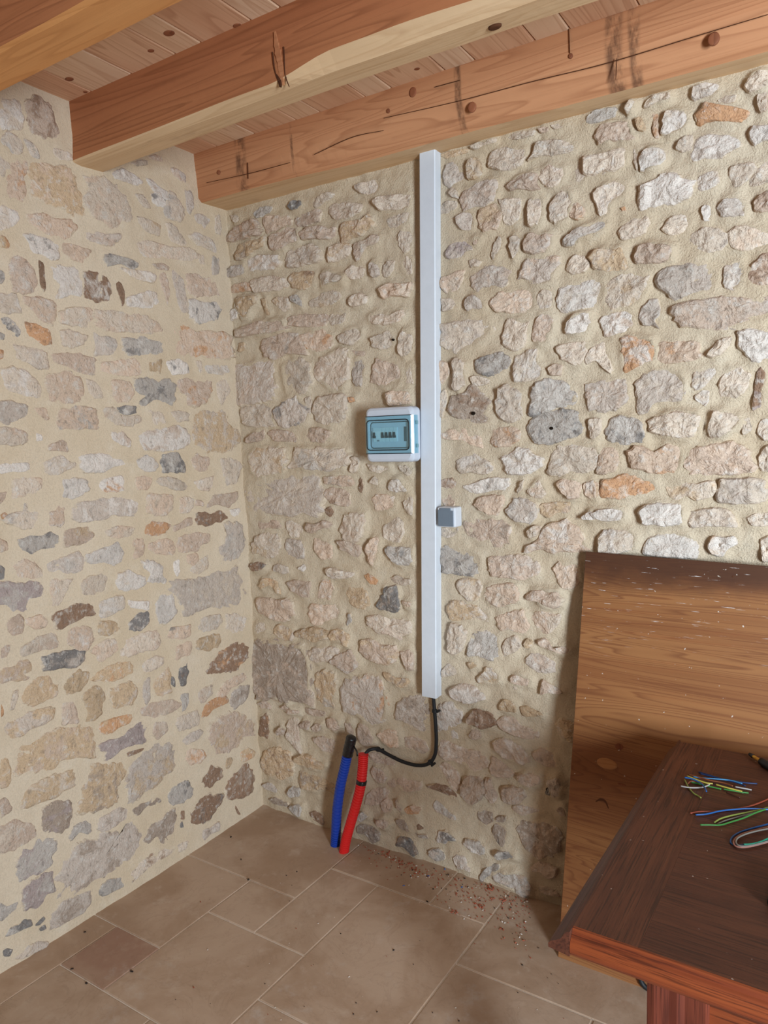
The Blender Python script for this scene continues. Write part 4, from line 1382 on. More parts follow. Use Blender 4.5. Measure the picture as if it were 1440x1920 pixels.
# ------------------------------------------------------------------ ceiling boards and beams
M_BOARD_A = wood_mat('ceiling_board_wood', srgb(214, 166, 132), srgb(178, 126, 94), srgb(224, 184, 150), 'Y', 0.7)
M_BOARD_B = wood_mat('ceiling_board_pale_wood', srgb(222, 184, 150), srgb(192, 146, 112), srgb(230, 198, 168), 'Y', 0.7)
NY = np.array([0, -1.0, 0])
P3 = np.array([0, CY - 0.1625, 0])
P2 = np.array([0, CY - 0.7005, 0])
BANDS = [(float(hit(x, y, P3, NY)[0]), w) for x, y, w in ((1150, 110, .03), (1188, 95, .02), (450, 290, .035), (545, 255, .008), (858, 180, .015))]
M_BEAM = wood_mat('beam_wood', srgb(186, 126, 88), srgb(146, 90, 58), srgb(198, 142, 102), 'X', 0.7, 0.2, 0.8, patch=srgb(140, 92, 66), bands=BANDS)
M_BEAM2 = wood_mat('beam_wood_reddish', srgb(170, 108, 72), srgb(128, 76, 48), srgb(184, 122, 82), 'X', 0.7, 0.2, 1.0, patch=srgb(136, 84, 60))
M_SAP = wood_mat('beam_sapwood', srgb(208, 170, 128), srgb(178, 134, 92), srgb(216, 184, 146), 'X', 0.7, 0.2, 0.6, patch=srgb(176, 140, 112))
M_BEAM1_UNDER = wood_mat('beam_orange_wood', srgb(206, 140, 82), srgb(168, 104, 54), srgb(218, 156, 98), 'X', 0.7, 0.2, 0.6)
M_KNOT = wood_mat('knot_wood', srgb(138, 82, 54), srgb(96, 54, 36), srgb(150, 92, 62), 'Z', 0.7)
M_CRACK = plain('dark_split_wood', srgb(84, 52, 35), 0.9, 0.1)
M_STAIN = plain('weathered_dark_wood', srgb(112, 78, 58), 0.85, 0.1)

v, f = box_vf(CX - 0.2, CX + 3.0, CY - 2.7, CY + 0.2, 2.690, 2.73)
ceiling = tag(mesh_obj('ceiling', v, f, M_BOARD_A), kind='structure')
seams = [-0.15, 0.06, 0.25, 0.442, 0.545, 0.73, 0.83, 1.02, 1.12, 1.305, 1.405, 1.59, 1.69, 1.88, 1.98, 2.17, 2.27, 2.46, 2.56, 2.75, 2.85, 3.0]
ZC = 2.655
for k in range(len(seams) - 1):
    x0, x1 = CX + seams[k] + 0.0012, CX + seams[k + 1] - 0.0012
    e = 0.0035
    lp = []
    for q, z in ((0, 2.69), (0, ZC + 0.004), (e, ZC)):
        lp.append([(x0 + q, CY - 2.6, z), (x0 + q, CY + 0.15, z), (x1 - q, CY + 0.15, z), (x1 - q, CY - 2.6, z)])
    vv, ff = loft(lp)
    mesh_obj('board', vv, ff, M_BOARD_B if k % 2 else M_BOARD_A, ceiling)


def knot_at(px, py, p, n, rx, ry, parent, thick=0.0016, mat=None, name='knot', ax=None):
    """slightly domed knot, set in a wooden face with normal n."""
    c0 = hit(px, py, p, n)
    t1 = np.cross(Z_UP, n) if abs(n[2]) < 0.9 else np.array([0, 1.0, 0])
    t1 = np.array(ax, float) if ax is not None else t1 / np.linalg.norm(t1)
    t2 = np.cross(n, t1)
    lp = []
    for s, h in ((1.0, -0.003), (1.0, thick * 0.5), (0.8, thick), (0.35, thick * 0.9)):
        lp.append([c0 + n * h + s * (rx * math.cos(a) * t1 + ry * math.sin(a) * t2) for a in [2 * math.pi * i / 18 for i in range(18)]])
    vv, ff = loft(lp)
    ob = mesh_obj(name, vv, ff, mat or M_KNOT, smooth=True)
    if parent.type == 'EMPTY':
        child(ob, parent)
    else:
        ob.parent = parent
    return ob


NDOWN = np.array([0, 0, -1.0])
for px, py, r in ((130, 148, .011), (160, 172, .006), (283, 95, .008), (317, 62, .013), (445, 48, .010), (213, 156, .007), (782, 129, .007)):
    knot_at(px, py, np.array([0, 0, ZC]), NDOWN, r, r * 1.3, ceiling)


def make_beam(sec, x0, x1, mats, label, under, n=80, wob=0.0015, seed=0):
    """sec(x) -> cross-section [(y, z)...] relative to the corner, first point top front, going down."""
    root = empty('ceiling_beam', (CX + x0, CY + sec(x0)[0][0], 2.46))
    lp = []
    for i in range(n):
        x = x0 + (x1 - x0) * i / (n - 1)
        ring = []
        for j, (y, z) in enumerate(sec(x)):
            ring.append((CX + x, CY + y + wob * float(fbm(x * 3, j * 3.7, seed, 2)), z + wob * float(fbm(x * 3, j * 5.1 + 40, seed, 2))))
        lp.append(ring)
    vv, ff = loft(lp)
    ob = mesh_obj('timber', vv, ff, mats, smooth=False)
    m = len(sec(0.0))
    for k, p in enumerate(ob.data.polygons):
        if k < (n - 1) * m and k % m in under:
            p.material_index = 1
    child(ob, root)
    tag(root, label, 'beam', 'wooden ceiling beams')
    return root


def sm(x, a, b):
    t = min(1, max(0, (x - a) / (b - a)))
    return t * t * (3 - 2 * t)


def sec3(x):
    yb = -0.152 + 0.030 * sm(x, 0.2, 0.8)
    r = 0.010
    return [(-0.163, 2.660), (-0.160, 2.56), (yb - 0.004, 2.478 + r + 0.004), (yb + r, 2.479), (0.06, 2.485), (0.06, 2.660)]


def sec2(x):
    wane = 0.004 + 0.030 * sm(x, 0.78, 1.0) * (1 - 0.4 * sm(x, 1.15, 1.5))
    dip = 0.006 * math.sin(x * 2.1)
    return [(-0.697, 2.660), (-0.699, 2.56), (-0.702, 2.466 + wane + dip), (-0.699 + wane * 0.6, 2.466 + wane * 0.25 + dip), (-0.67, 2.463 + dip), (-0.592, 2.468 + dip), (-0.590, 2.660)]


def sec1(x):
    return [(-1.215, 2.660), (-1.214, 2.50), (-1.210, 2.470), (-1.200, 2.464), (-1.098, 2.466), (-1.096, 2.660)]


beam3 = make_beam(sec3, -0.22, 2.85, [M_BEAM, M_SAP], 'brown wooden ceiling beam running along the right stone wall', (3,), seed=3)
beam2 = make_beam(sec2, -0.22, 2.85, [M_BEAM2, M_SAP], 'middle wooden ceiling beam with a pale waney underside and split knot', (2, 3, 4), seed=5, wob=0.003)
beam1 = make_beam(sec1, -0.22, 2.85, [M_BEAM2, M_BEAM1_UNDER], 'wooden ceiling beam with orange underside at the upper left corner', (2, 3), seed=8)

NY = np.array([0, -1.0, 0])
P3 = np.array([0, CY - 0.1625, 0])
P2 = np.array([0, CY - 0.7005, 0])


def strip(pts, p, n, w, parent, mat, name, lift=0.0012):
    """thin raised sliver along pixel points on a plane: an open split or a dark seam in the wood."""
    Q = [hit(x, y, p, n) + n * lift for x, y in pts]
    Q = spline(Q, max(6, len(Q) * 5))
    lp = []
    for i, q in enumerate(Q):
        t = Q[min(i + 1, len(Q) - 1)] - Q[max(i - 1, 0)]
        t = t / np.linalg.norm(t)
        s = np.cross(n, t)
        ww = w * (0.25 + 0.75 * math.sin(math.pi * (i + 0.5) / len(Q))) * (0.8 + 0.4 * random.random())
        lp.append([q - s * ww - n * 0.004, q - s * ww, q + s * ww, q + s * ww - n * 0.004])
    vv, ff = loft(lp)
    ob = mesh_obj(name, vv, ff, mat)
    child(ob, parent)
    return ob


for px, py, r in ((774, 173, .013), (885, 201, .013), (1338, 73, .014), (410, 323, .007), (1070, 105, .006), (728, 208, .006)):
    knot_at(px, py, P3, NY, r, r * 1.15, beam3, thick=0.003)
for pts, w in (([(720, 222), (860, 190), (1000, 153), (1135, 120), (1300, 70), (1440, 28)], .0004), ([(388, 343), (470, 325), (545, 305)], .0003),
               ([(590, 290), (660, 258), (720, 245)], .0004), ([(815, 164), (863, 151)], .0004), ([(465, 305), (466, 335)], .0006),
               ([(1157, 110), (1155, 150)], .0007), ([(1067, 55), (1069, 100)], .0005)):
    strip(pts, P3, NY, w, beam3, M_CRACK, 'split', lift=0.004)
for pts, w in (([(512, 98), (516, 130), (526, 164)], .0011), ([(533, 88), (536, 140), (543, 163)], .0009), ([(520, 140), (526, 152), (528, 164)], .0028)):
    strip(pts, P2, NY, w, beam2, M_CRACK, 'split', lift=0.004)
strip([(516, 60), (520, 90), (526, 120), (532, 160)], P2, NY, .0085, beam2, M_BEAM, 'branch_scar', lift=0.003)
knot_at(928, 50, np.array([0, 0, 2.466]), NDOWN, .016, .009, beam2, thick=0.004, mat=M_CRACK, ax=(1, 0, 0))

M_HOLE = plain('dark_hole', srgb(34, 26, 20), 0.95, 0.05)
for px, py, r in ((494, 1248, .007), (887, 775, .007), (1030, 1481, .011), (1034, 803, .006), (737, 637, .005)):
    knot_at(px, py, CORNER + N_R * 0.014, N_R, r, r * 0.8, wall_right, thick=0.004, mat=M_HOLE, name='hole')

# ------------------------------------------------------------------ white trunking on the right wall
M_PVC = plain('white_plastic', srgb(212, 217, 224), 0.45, 0.4)
M_PVC2 = plain('pale_grey_plastic', srgb(200, 206, 216), 0.4, 0.45)
M_BLACK = plain('black_plastic', srgb(26, 27, 30), 0.5, 0.4)
M_GREYFLAP = plain('slate_grey_plastic', srgb(112, 124, 136), 0.45, 0.4)
TD, D0 = TR_DEPTH, 0.0205                      # trunking depth, offset from the wall
lb, slope = (TR_U0, TR_Z0), TR_SLOPE
TW = 0.058
ZB, ZT = lb[1], 2.482


def tr_pt(du, z, d):
    return right_pt(lb[0] + slope * (z - lb[1]) + du, z, d)


trunk = empty('cable_trunking', tr_pt(TW / 2, ZB, 0))
lp = []
for z in (ZB, ZT):
    lp.append([tr_pt(a, z, d) for a, d in ((0.001, D0 - 0.02), (0.001, TD - 0.012), (TW - 0.001, TD - 0.012), (TW - 0.001, D0 - 0.02))])
vv, ff = loft(lp)
child(mesh_obj('base_channel', vv, ff, M_PVC), trunk)
lp = []
for z in (ZB, ZT):
    prof = [(-0.001, TD - 0.016), (-0.001, TD - 0.003), (0.002, TD), (TW - 0.002, TD), (TW + 0.001, TD - 0.003), (TW + 0.001, TD - 0.016)]
    lp.append([tr_pt(a, z, d) for a, d in prof])
vv, ff = loft(lp)
child(mesh_obj('cover', vv, ff, M_PVC), trunk)
tag(trunk, 'tall white plastic cable trunking running from beam down the right wall', 'trunking')

# ------------------------------------------------------------------ consumer unit with a tinted door
def uz(px, py, d):
    return right_uv(px, py, d)


BD = 0.098                                   # depth of the enclosure
u0, z1 = uz(684.0, 767, BD)
u1, z0 = uz(775, 866.0, BD)
z1 = uz(684.0, 765.5, BD)[1]
box = empty('fuse_box', right_pt((u0 + u1) / 2, z0, 0))
b = 0.004
ur = min(u1 + b, TR_U0 + TR_SLOPE * (z0 - TR_Z0) - 0.0025)
lp = [rrect(u0 - b, ur, z0 + 0.004, z1 - 0.004, 0.016, 0.004), rrect(u0 - b, ur, z0 + 0.004, z1 - 0.004, 0.016, 0.050), rrect(u0 - b + .003, ur - .003, z0 + .007, z1 - .007, 0.014, 0.053)]
vv, ff = loft(lp)
child(mesh_obj('back_box', vv, ff, M_PVC2, smooth=False), box)
iu0, iu1, iz0, iz1 = u0 + 0.013, u1 - 0.016, z0 + 0.045, z1 - 0.048     # opening behind the door
lp = [rrect(u0, u1, z0, z1, 0.018, 0.051), rrect(u0, u1, z0, z1, 0.018, BD - 0.012), rrect(u0 + .003, u1 - .003, z0 + .003, z1 - .003, 0.017, BD - 0.004),
      rrect(u0 + .010, u1 - .010, z0 + .010, z1 - .010, 0.014, BD), rrect(iu0, iu1, iz0, iz1, 0.012, BD - 0.001), rrect(iu0 + .002, iu1 - .002, iz0 + .002, iz1 - .002, 0.011, BD - 0.011)]
vv, ff = loft(lp)
child(mesh_obj('front_cover', vv, ff, M_PVC2), box)


def rr_tube(u0, u1, z0, z1, r, d, rad, parent, name, mat):
    P = rrect(u0, u1, z0, z1, r, d, 6)
    P = P + [P[0], P[1]]
    vv, ff = tube(P, rad, 6, False)
    return child(mesh_obj(name, vv, ff, mat, smooth=True), parent)


fd = BD - 0.011
M_PLATE = plain('breaker_grey', srgb(214, 222, 226), 0.5, 0.3)
M_PLATE2 = plain('breaker_pale', srgb(230, 234, 236), 0.5, 0.3)
mw = (iu1 - iu0 - 0.05) / 7.2
zc = (iz0 + iz1) / 2 + 0.002
x = iu0 + 0.014


def wbox(name, a0, a1, b0, b1, d0, d1, mat, parent, bev=0.0):
    vv, ff = wall_box_vf(a0, a1, b0, b1, d0, d1)
    ob = child(mesh_obj(name, vv, ff, mat), parent if parent.type == 'EMPTY' else box)
    if parent.type != 'EMPTY':
        ob.parent = parent
    if bev:
        bevel(ob, bev)
    return ob


cells = [(x, x + 2.3 * mw)] + [(x + 2.3 * mw + k * mw, x + 2.3 * mw + (k + 1) * mw) for k in range(4)]
for k, (a0, a1) in enumerate(cells):
    br = wbox('circuit_breaker', a0 + .0006, a1 - .0006, zc - 0.024, zc + 0.024, fd - 0.004, fd + 0.004, M_PLATE, box)
    br2 = wbox('breaker_face', a0 + .0006, a1 - .0006, zc - 0.012, zc + 0.012, fd + 0.003, fd + 0.0075, M_PLATE2, br)
    cu = a0 + 0.009 if k == 0 else (a0 + a1) / 2
    lv, lf = wall_box_vf(cu - 0.0055, cu + 0.0055, zc - 0.012, zc - 0.004, fd + 0.007, fd + 0.012)
    lo = child(mesh_obj('lever_base', lv, lf, M_BLACK), box)
    lo.parent = br
    lp = [[right_pt(cu + s * a, zc - 0.006 + h, fd + dd) for s, dd in ((-1, .007), (1, .007), (1, .014), (-1, .014))] for h, a in ((0, .0035), (.008, .0028), (.014, .0022))]
    vv, ff = loft(lp)
    lo = child(mesh_obj('lever', vv, ff, M_BLACK), box)
    lo.parent = br
wbox('blank_slot', iu1 - 0.024, iu1 - 0.015, zc - 0.024, zc + 0.025, fd - 0.002, fd + 0.002, M_BLACK, box)
wbox('rating_label', cells[0][0] + .016, cells[0][0] + .026, zc - 0.023, zc - 0.018, fd + 0.003, fd + 0.0045, M_GREYFLAP, box)
M_DOOR = bpy.data.materials.new('tinted_polycarbonate')
M_DOOR.use_nodes = True
nt = M_DOOR.node_tree
nt.nodes.clear()
o_ = nt.nodes.new('ShaderNodeOutputMaterial')
tr = nt.nodes.new('ShaderNodeBsdfTransparent')
tr.inputs['Color'].default_value = (0.80, 0.93, 0.965, 1)
df = nt.nodes.new('ShaderNodeBsdfDiffuse')
df.inputs['Color'].default_value = (0.34, 0.62, 0.70, 1)
gl = nt.nodes.new('ShaderNodeBsdfGlossy')
gl.inputs['Roughness'].default_value = 0.12
nz = nt.nodes.new('ShaderNodeTexNoise')
nz.inputs['Scale'].default_value = 8
mr = nt.nodes.new('ShaderNodeMapRange')
mr.inputs['To Min'].default_value = 0.06
mr.inputs['To Max'].default_value = 0.10
m1, m2 = nt.nodes.new('ShaderNodeMixShader'), nt.nodes.new('ShaderNodeMixShader')
nt.links.new(nz.outputs['Fac'], mr.inputs['Value'])
nt.links.new(mr.outputs['Result'], m1.inputs['Fac'])
nt.links.new(tr.outputs[0], m1.inputs[1])
nt.links.new(df.outputs[0], m1.inputs[2])
m2.inputs['Fac'].default_value = 0.05
nt.links.new(m1.outputs[0], m2.inputs[1])
nt.links.new(gl.outputs[0], m2.inputs[2])
nt.links.new(m2.outputs[0], o_.inputs['Surface'])
dz0, dz1 = iz0 - 0.016, iz1 + 0.018
prof = [(u0 + 0.004, BD + 0.001), (u0 + 0.004, BD + 0.004), (u1 - 0.004, BD + 0.004), (u1 + 0.0035, BD - 0.003), (u1 + 0.0045, BD - 0.028), (u1 + 0.0022, BD - 0.028), (u1 + 0.001, BD - 0.004), (u1 - 0.006, BD + 0.001)]
lp = [[right_pt(a, z, d) for a, d in prof] for z in (dz0, dz1)]
vv, ff = loft(lp)
door = child(mesh_obj('door', vv, ff, M_DOOR), box)
for z in (dz0, dz1):
    vv, ff = wall_box_vf(u0 + 0.004, u1 - 0.003, z - 0.0011, z + 0.0011, BD - 0.001, BD + 0.0045)
    ob = child(mesh_obj('door_edge', vv, ff, M_BLACK), box)
    ob.parent = door
ob = rr_tube(iu0 - 0.004, iu1 + 0.004, iz0 - 0.004, iz1 + 0.004, 0.013, BD + 0.0045, 0.0017, box, 'door_seal', M_BLACK)
ob = rr_tube(iu0 + 0.003, iu1 - 0.003, iz0 + 0.003, iz1 - 0.003, 0.011, fd + 0.001, 0.0017, box, 'faceplate_seal', M_BLACK)
hg = plain('hinge_teal', srgb(120, 160, 170), 0.4)
for z in (dz0 + 0.025, dz1 - 0.025):
    vv, ff = wall_box_vf(u1 + 0.003, u1 + 0.007, z - 0.006, z + 0.006, BD - 0.026, BD - 0.016)
    child(mesh_obj('door_latch', vv, ff, hg), box)
tag(box, 'small wall fuse box with tinted blue door beside white trunking', 'fuse box')

# ------------------------------------------------------------------ surface socket to the right of the trunking
SD = 0.050
su0, sz1 = uz(819.5, 953, SD)
su1, sz0 = uz(842, 986.5, SD)
su0 = max(su0, tr_pt(TW + 0.0025, (sz0 + sz1) / 2, 0) @ E_R - CORNER @ E_R)
su1 = su0 + 0.068
sz0, sz1 = (sz0 + sz1) / 2 - 0.034, (sz0 + sz1) / 2 + 0.034
sock = empty('wall_socket', right_pt((su0 + su1) / 2, sz0, 0))
lp = [rrect(su0, su1, sz0, sz1, .006, 0.004), rrect(su0, su1, sz0, sz1, .006, SD - .006), rrect(su0 + .003, su1 - .003, sz0 + .003, sz1 - .003, .005, SD)]
vv, ff = loft(lp)
child(mesh_obj('socket_body', vv, ff, M_PVC), sock)
poly = [(su0 + .006, sz0 + .004), (su1 - .006, sz0 + .004), (su1 - .006, sz1 - .011), (su1 - .016, sz1 - .011), (su1 - .016, sz1 - .003), (su0 + .014, sz1 - .003), (su0 + .014, sz1 - .009), (su0 + .006, sz1 - .009)]
lp = [[right_pt(a, z, d) for a, z in poly] for d in (SD - 0.002, SD + 0.005)]
vv, ff = loft(lp)
child(mesh_obj('hinged_flap', vv, ff, M_GREYFLAP), sock)
tag(sock, 'small white surface socket with grey flap at right of trunking', 'socket')

# ------------------------------------------------------------------ black cable with clips
M_CABLE = plain('black_rubber', srgb(30, 31, 33), 0.55, 0.35)
cpx = [(812, 1290, .020), (813, 1312, .020), (815, 1335, .020), (817, 1362, .020), (818, 1392, .020), (815, 1417, .020), (803, 1432, .020), (782, 1435, .020), (755, 1428, .020),
       (730, 1416, .022), (709, 1405, .026), (696, 1405, .040), (688, 1410, .058), (683.5, 1420, .070), (682, 1440, .078)]
cp = []
for px, py, d in cpx:
    u, z = uz(px, py, d)
    cp.append(right_pt(u, z, d))
vv, ff = tube(spline(cp, 90), 0.0066, 10)
cable = empty('black_cable', cp[7])
child(mesh_obj('sheath', vv, ff, M_CABLE, smooth=True), cable)
for px, py, ang in ((815, 1333, 0), (807, 1429, 55), (709, 1405, 15)):
    u, z = uz(px, py, .020)
    c0 = right_pt(u, z, .016)
    a = math.radians(ang)
    dr = E_R * math.sin(a) + Z_UP * math.cos(a)
    lp = []
    for t, r in ((-.006, .0085), (-.004, .0098), (.004, .0098), (.006, .0085)):
        s1, s2 = np.cross(dr, N_R), N_R
        lp.append([c0 + dr * t + r * (math.cos(k * math.pi / 6) * s1 + math.sin(k * math.pi / 6) * s2) + N_R * .004 for k in range(12)])
    vv, ff = loft(lp)
    cl = child(mesh_obj('cable_clip', vv, ff, M_CABLE), cable)
    s1 = np.cross(dr, N_R)
    vv, ff = tube([c0 + s1 * .0125 - N_R * .016, c0 + s1 * .0125 + N_R * .008], .0042, 8)
    nl = child(mesh_obj('clip_nail', vv, ff, M_CABLE), cable)
    nl.parent = cl
tag(cable, 'black cable clipped to the wall from trunking to red conduit', 'cable')

# ------------------------------------------------------------------ red and blue corrugated conduits
def ribbed(path, r, pitch, length):
    n = int(length / pitch)
    P = spline(path, n * 6 + 1)

    def rad(t):
        ph = (t * n) % 1.0
        return r * (1.0 if ph < 0.6 else 0.83)
    return tube(P, rad, 18)


def fp(px, py, d):
    u, z = uz(px, py, d)
    return right_pt(u, z, d)


M_BLUE = Mat('blue_conduit_plastic', 0.32, 0.5)
nb = M_BLUE.noise(M_BLUE.coords(kind='World'), 60, 4)
M_BLUE.color(M_BLUE.mix(M_BLUE.math('MULTIPLY', M_BLUE.mask(nb, .62, .8), .35), srgb(28, 62, 156), srgb(120, 140, 190)))
M_RED = Mat('red_conduit_plastic', 0.42, 0.4)
nb = M_RED.noise(M_RED.coords(kind='World'), 60, 4)
M_RED.color(M_RED.mix(M_RED.math('MULTIPLY', M_RED.mask(nb, .62, .8), .3), srgb(214, 38, 36), srgb(220, 110, 100)))
M_TAPE = Mat('black_tape', 0.25, 0.6)
M_TAPE.color(srgb(20, 20, 22))
M_TAPE.normal(M_TAPE.bump(M_TAPE.noise(M_TAPE.coords(kind='World'), 90, 3), 0.6, 0.006))
bpath = [fp(629, 1592, .088), fp(630, 1560, .088), fp(632, 1520, .087), fp(638, 1475, .084), (fp(646, 1440, .080)), fp(652, 1412, .076), fp(655, 1403, .075)]
blue = empty('blue_conduit', bpath[0])
bpath[0][2] = -0.002
vv, ff = ribbed(bpath, .0192, .0098, .40)
child(mesh_obj('corrugated_tube', vv, ff, M_BLUE.m, smooth=False), blue)
tp = spline([fp(651.5, 1416, .0762), fp(655, 1400, .075), fp(658.5, 1385, .073), fp(660, 1380, .072)], 16)
vv, ff = tube(tp, lambda t: (.0208 if t < .75 else .0208 - .010 * (t - .75) / .25) * (1 + .05 * math.sin(t * 41)), 18)
child(mesh_obj('tape_cap', vv, ff, M_TAPE.m, smooth=True), blue)
vv, ff = tube(spline([fp(664, 1400, .074), fp(669, 1409, .082), fp(670, 1418, .084)], 10), .003, 6)
child(mesh_obj('tape_tail', vv, ff, M_TAPE.m, smooth=True), blue)
tag(blue, 'blue corrugated conduit with black taped end rising from the floor', 'conduit')
rpath = [fp(645, 1600, .108), fp(649, 1574, .108), fp(657, 1545, .105), fp(668, 1508, .098), fp(676, 1475, .090), fp(680, 1440, .082), fp(681.5, 1414, .078)]
red = empty('red_conduit', rpath[0])
rpath[0][2] = -0.002
vv, ff = ribbed(rpath, .0190, .0098, .41)
child(mesh_obj('corrugated_tube', vv, ff, M_RED.m, smooth=False), red)
tp = spline([fp(677.2, 1470, .0887), fp(678.2, 1463, .087)], 4)
vv, ff = tube(tp, .0198, 18)
child(mesh_obj('tape_band', vv, ff, M_TAPE.m, smooth=True), red)
tag(red, 'red corrugated conduit rising from floor with black cable inside', 'conduit')

# ------------------------------------------------------------------ plywood board leaning on the right wall
def ply_mat():
    M = Mat('plywood_veneer', 0.5, 0.35)
    w = M.coords(kind='World')
    st = M.coords((0.35, 0.35, 5.0), kind='World')
    st2 = M.coords((3.0, 3.0, 110), kind='World')
    low = M.noise(st, 1.3, 3, 0.55, 0.9)
    rg = M.math('FRACT', M.math('MULTIPLY', low, 32))
    rm = M.ramp(rg, [(0, (0, 0, 0)), (.55, (.2, .2, .2)), (.86, (1, 1, 1)), (1, (0, 0, 0))])
    sp = M.n('ShaderNodeSeparateColor')
    M.l(rm, sp.inputs[0])
    fib = M.noise(st2, 1, 4, .6)
    c = M.mix(M.mask(low, .4, .62), srgb(150, 102, 62), srgb(130, 82, 48))
    c = M.mix(M.math('MULTIPLY', sp.outputs[0], .7), c, srgb(108, 62, 36))
    c = M.mix(M.math('MULTIPLY', M.mask(fib, .52, .75), .3), c, srgb(146, 88, 50))
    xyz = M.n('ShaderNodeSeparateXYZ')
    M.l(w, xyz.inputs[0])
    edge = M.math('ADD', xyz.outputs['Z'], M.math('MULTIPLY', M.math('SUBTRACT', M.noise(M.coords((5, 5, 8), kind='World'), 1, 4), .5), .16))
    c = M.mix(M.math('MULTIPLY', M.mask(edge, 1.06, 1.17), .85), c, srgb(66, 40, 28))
    scr = M.noise(M.coords((17, 17, 260), kind='World'), 1, 3, .65)
    zone = M.mask(M.math('ADD', xyz.outputs['Z'], M.math('MULTIPLY', M.noise(w, 3, 2), .34)), 1.02, 1.30)
    c = M.mix(M.math('MULTIPLY', M.mask(scr, .66, .72), zone), c, srgb(226, 222, 220))
    spk = M.noise(w, 95, 2, .4)
    c = M.mix(M.math('MULTIPLY', M.mask(spk, .74, .80), .8), c, srgb(220, 212, 200))
    M.color(c)
    M.normal(M.bump(fib, .2, .003))
    return M.m


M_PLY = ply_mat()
M_PLYEDGE = plain('plywood_edge', srgb(92, 62, 42), 0.8, 0.2)
bl = on_floor(1046, 1794)
bt = hit(1098, 1034, CORNER + N_R * 0.042, N_R)
UPB = bt - bl
HB = np.linalg.norm(UPB)
UPB = UPB / HB
EXB = np.array([0.99995, 0.0085, 0.006])
EXB = EXB - (EXB @ UPB) * UPB
EXB /= np.linalg.norm(EXB)
NB = np.cross(EXB, UPB)
if NB[1] > 0:
    NB = -NB
WB, TB = 1.18, 0.015
board = empty('plywood_board', bl - NB * 0.0)
lp = []
for q, dd in ((0, -TB), (0, -0.0012), (0.0012, 0)):
    lp.append([bl + EXB * a + UPB * h + NB * dd for a, h in ((q, q), (WB - q, q), (WB - q, HB - q), (q, HB - q))])
vv, ff = loft(lp)
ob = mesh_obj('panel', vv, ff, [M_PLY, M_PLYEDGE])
for p in ob.data.polygons:
    if abs(Vector(NB).dot(p.normal)) < 0.7:
        p.material_index = 1
child(ob, board)
M_PATCH = wood_mat('plywood_patch', srgb(168, 116, 72), srgb(136, 86, 50), srgb(178, 126, 80), 'X', 0.5)
M_KNOT2 = wood_mat('plywood_knot', srgb(120, 66, 38), srgb(84, 44, 26), srgb(134, 76, 46), 'Z', 0.5)
knot_at(1161, 1400, bl, NB, .012, .009, board, thick=.0010, mat=M_KNOT2, ax=EXB)
knot_at(1166, 1471, bl, NB, .012, .003, board, thick=.0008, mat=M_KNOT2, ax=EXB)
knot_at(1138, 1432, bl, NB, .030, .016, board, thick=.0005, mat=M_PATCH, name='wood_patch', ax=EXB)
strip([(1117, 1503), (1126, 1499), (1135, 1503), (1141, 1516)], bl, NB, .0035, board, M_CRACK, 'dark_mark', lift=.0006)
knot_at(1064, 1789, bl, NB, .003, .004, board, thick=.0006, mat=M_CRACK, name='nail_hole', ax=EXB)
knot_at(1374, 1081, bl, NB, .0025, .0025, board, thick=.0006, mat=M_CRACK, name='nail_hole', ax=EXB)
tag(board, 'large worn plywood board leaning against the right stone wall', 'board')

# ------------------------------------------------------------------ wooden table
def table_mat(name, c1, c2, c3, axis, rough):
    M = Mat(name, rough, 0.4)
    st = {'X': (1.4, 60, 60), 'Y': (60, 1.4, 60), 'Z': (60, 60, 1.4)}[axis]
    st2 = {'X': (7, 260, 260), 'Y': (260, 7, 260), 'Z': (260, 260, 7)}[axis]
    a = M.noise(M.coords(st, kind='World'), 1, 4, .6, .3)
    p = M.noise(M.coords(st2, kind='World'), 1, 3, .6)
    t = M.noise(M.coords(kind='World'), 5, 3)
    c = M.mix(M.mask(a, .36, .66), c1, c3)
    c = M.mix(M.math('MULTIPLY', M.mask(p, .48, .64), .75), c, c2)
    c = M.mix(M.math('MULTIPLY', M.mask(t, .45, .7), .35), c, c2)
    s = M.noise(M.coords(kind='World'), 85, 2, .4)
    c = M.mix(M.math('MULTIPLY', M.mask(s, .765, .80), .7), c, srgb(200, 186, 176))
    M.color(c)
    M.normal(M.bump(p, .18, .002))
    return M.m


M_TOPX = table_mat('table_top_wood', srgb(80, 44, 30), srgb(47, 25, 18), srgb(94, 54, 36), 'X', .5)
M_TOPY = table_mat('table_end_wood', srgb(84, 46, 30), srgb(48, 26, 18), srgb(100, 58, 38), 'Y', .5)
M_EDGE = table_mat('table_edge_wood', srgb(116, 52, 28), srgb(62, 26, 15), srgb(136, 66, 34), 'X', .42)
M_SIDE = table_mat('table_side_wood', srgb(84, 46, 34), srgb(58, 32, 24), srgb(96, 54, 38), 'Y', .45)
M_LEG = table_mat('table_leg_wood', srgb(104, 48, 34), srgb(70, 30, 21), srgb(116, 56, 39), 'Z', .45)
TX0, TX1, TYF, TYB, TZ = CX + 1.737, CX + 3.05, CY - 1.133, CY - 0.285, 0.750
table = empty('wooden_table', (TX0 + 0.1, TYF, 0))


def tbox(name, x0, x1, y0, y1, z0, z1, mat, bev=0.001):
    vv, ff = box_vf(x0, x1, y0, y1, z0, z1)
    ob = child(mesh_obj(name, vv, ff, mat), table)
    if bev:
        bevel(ob, bev, 2)
    return ob


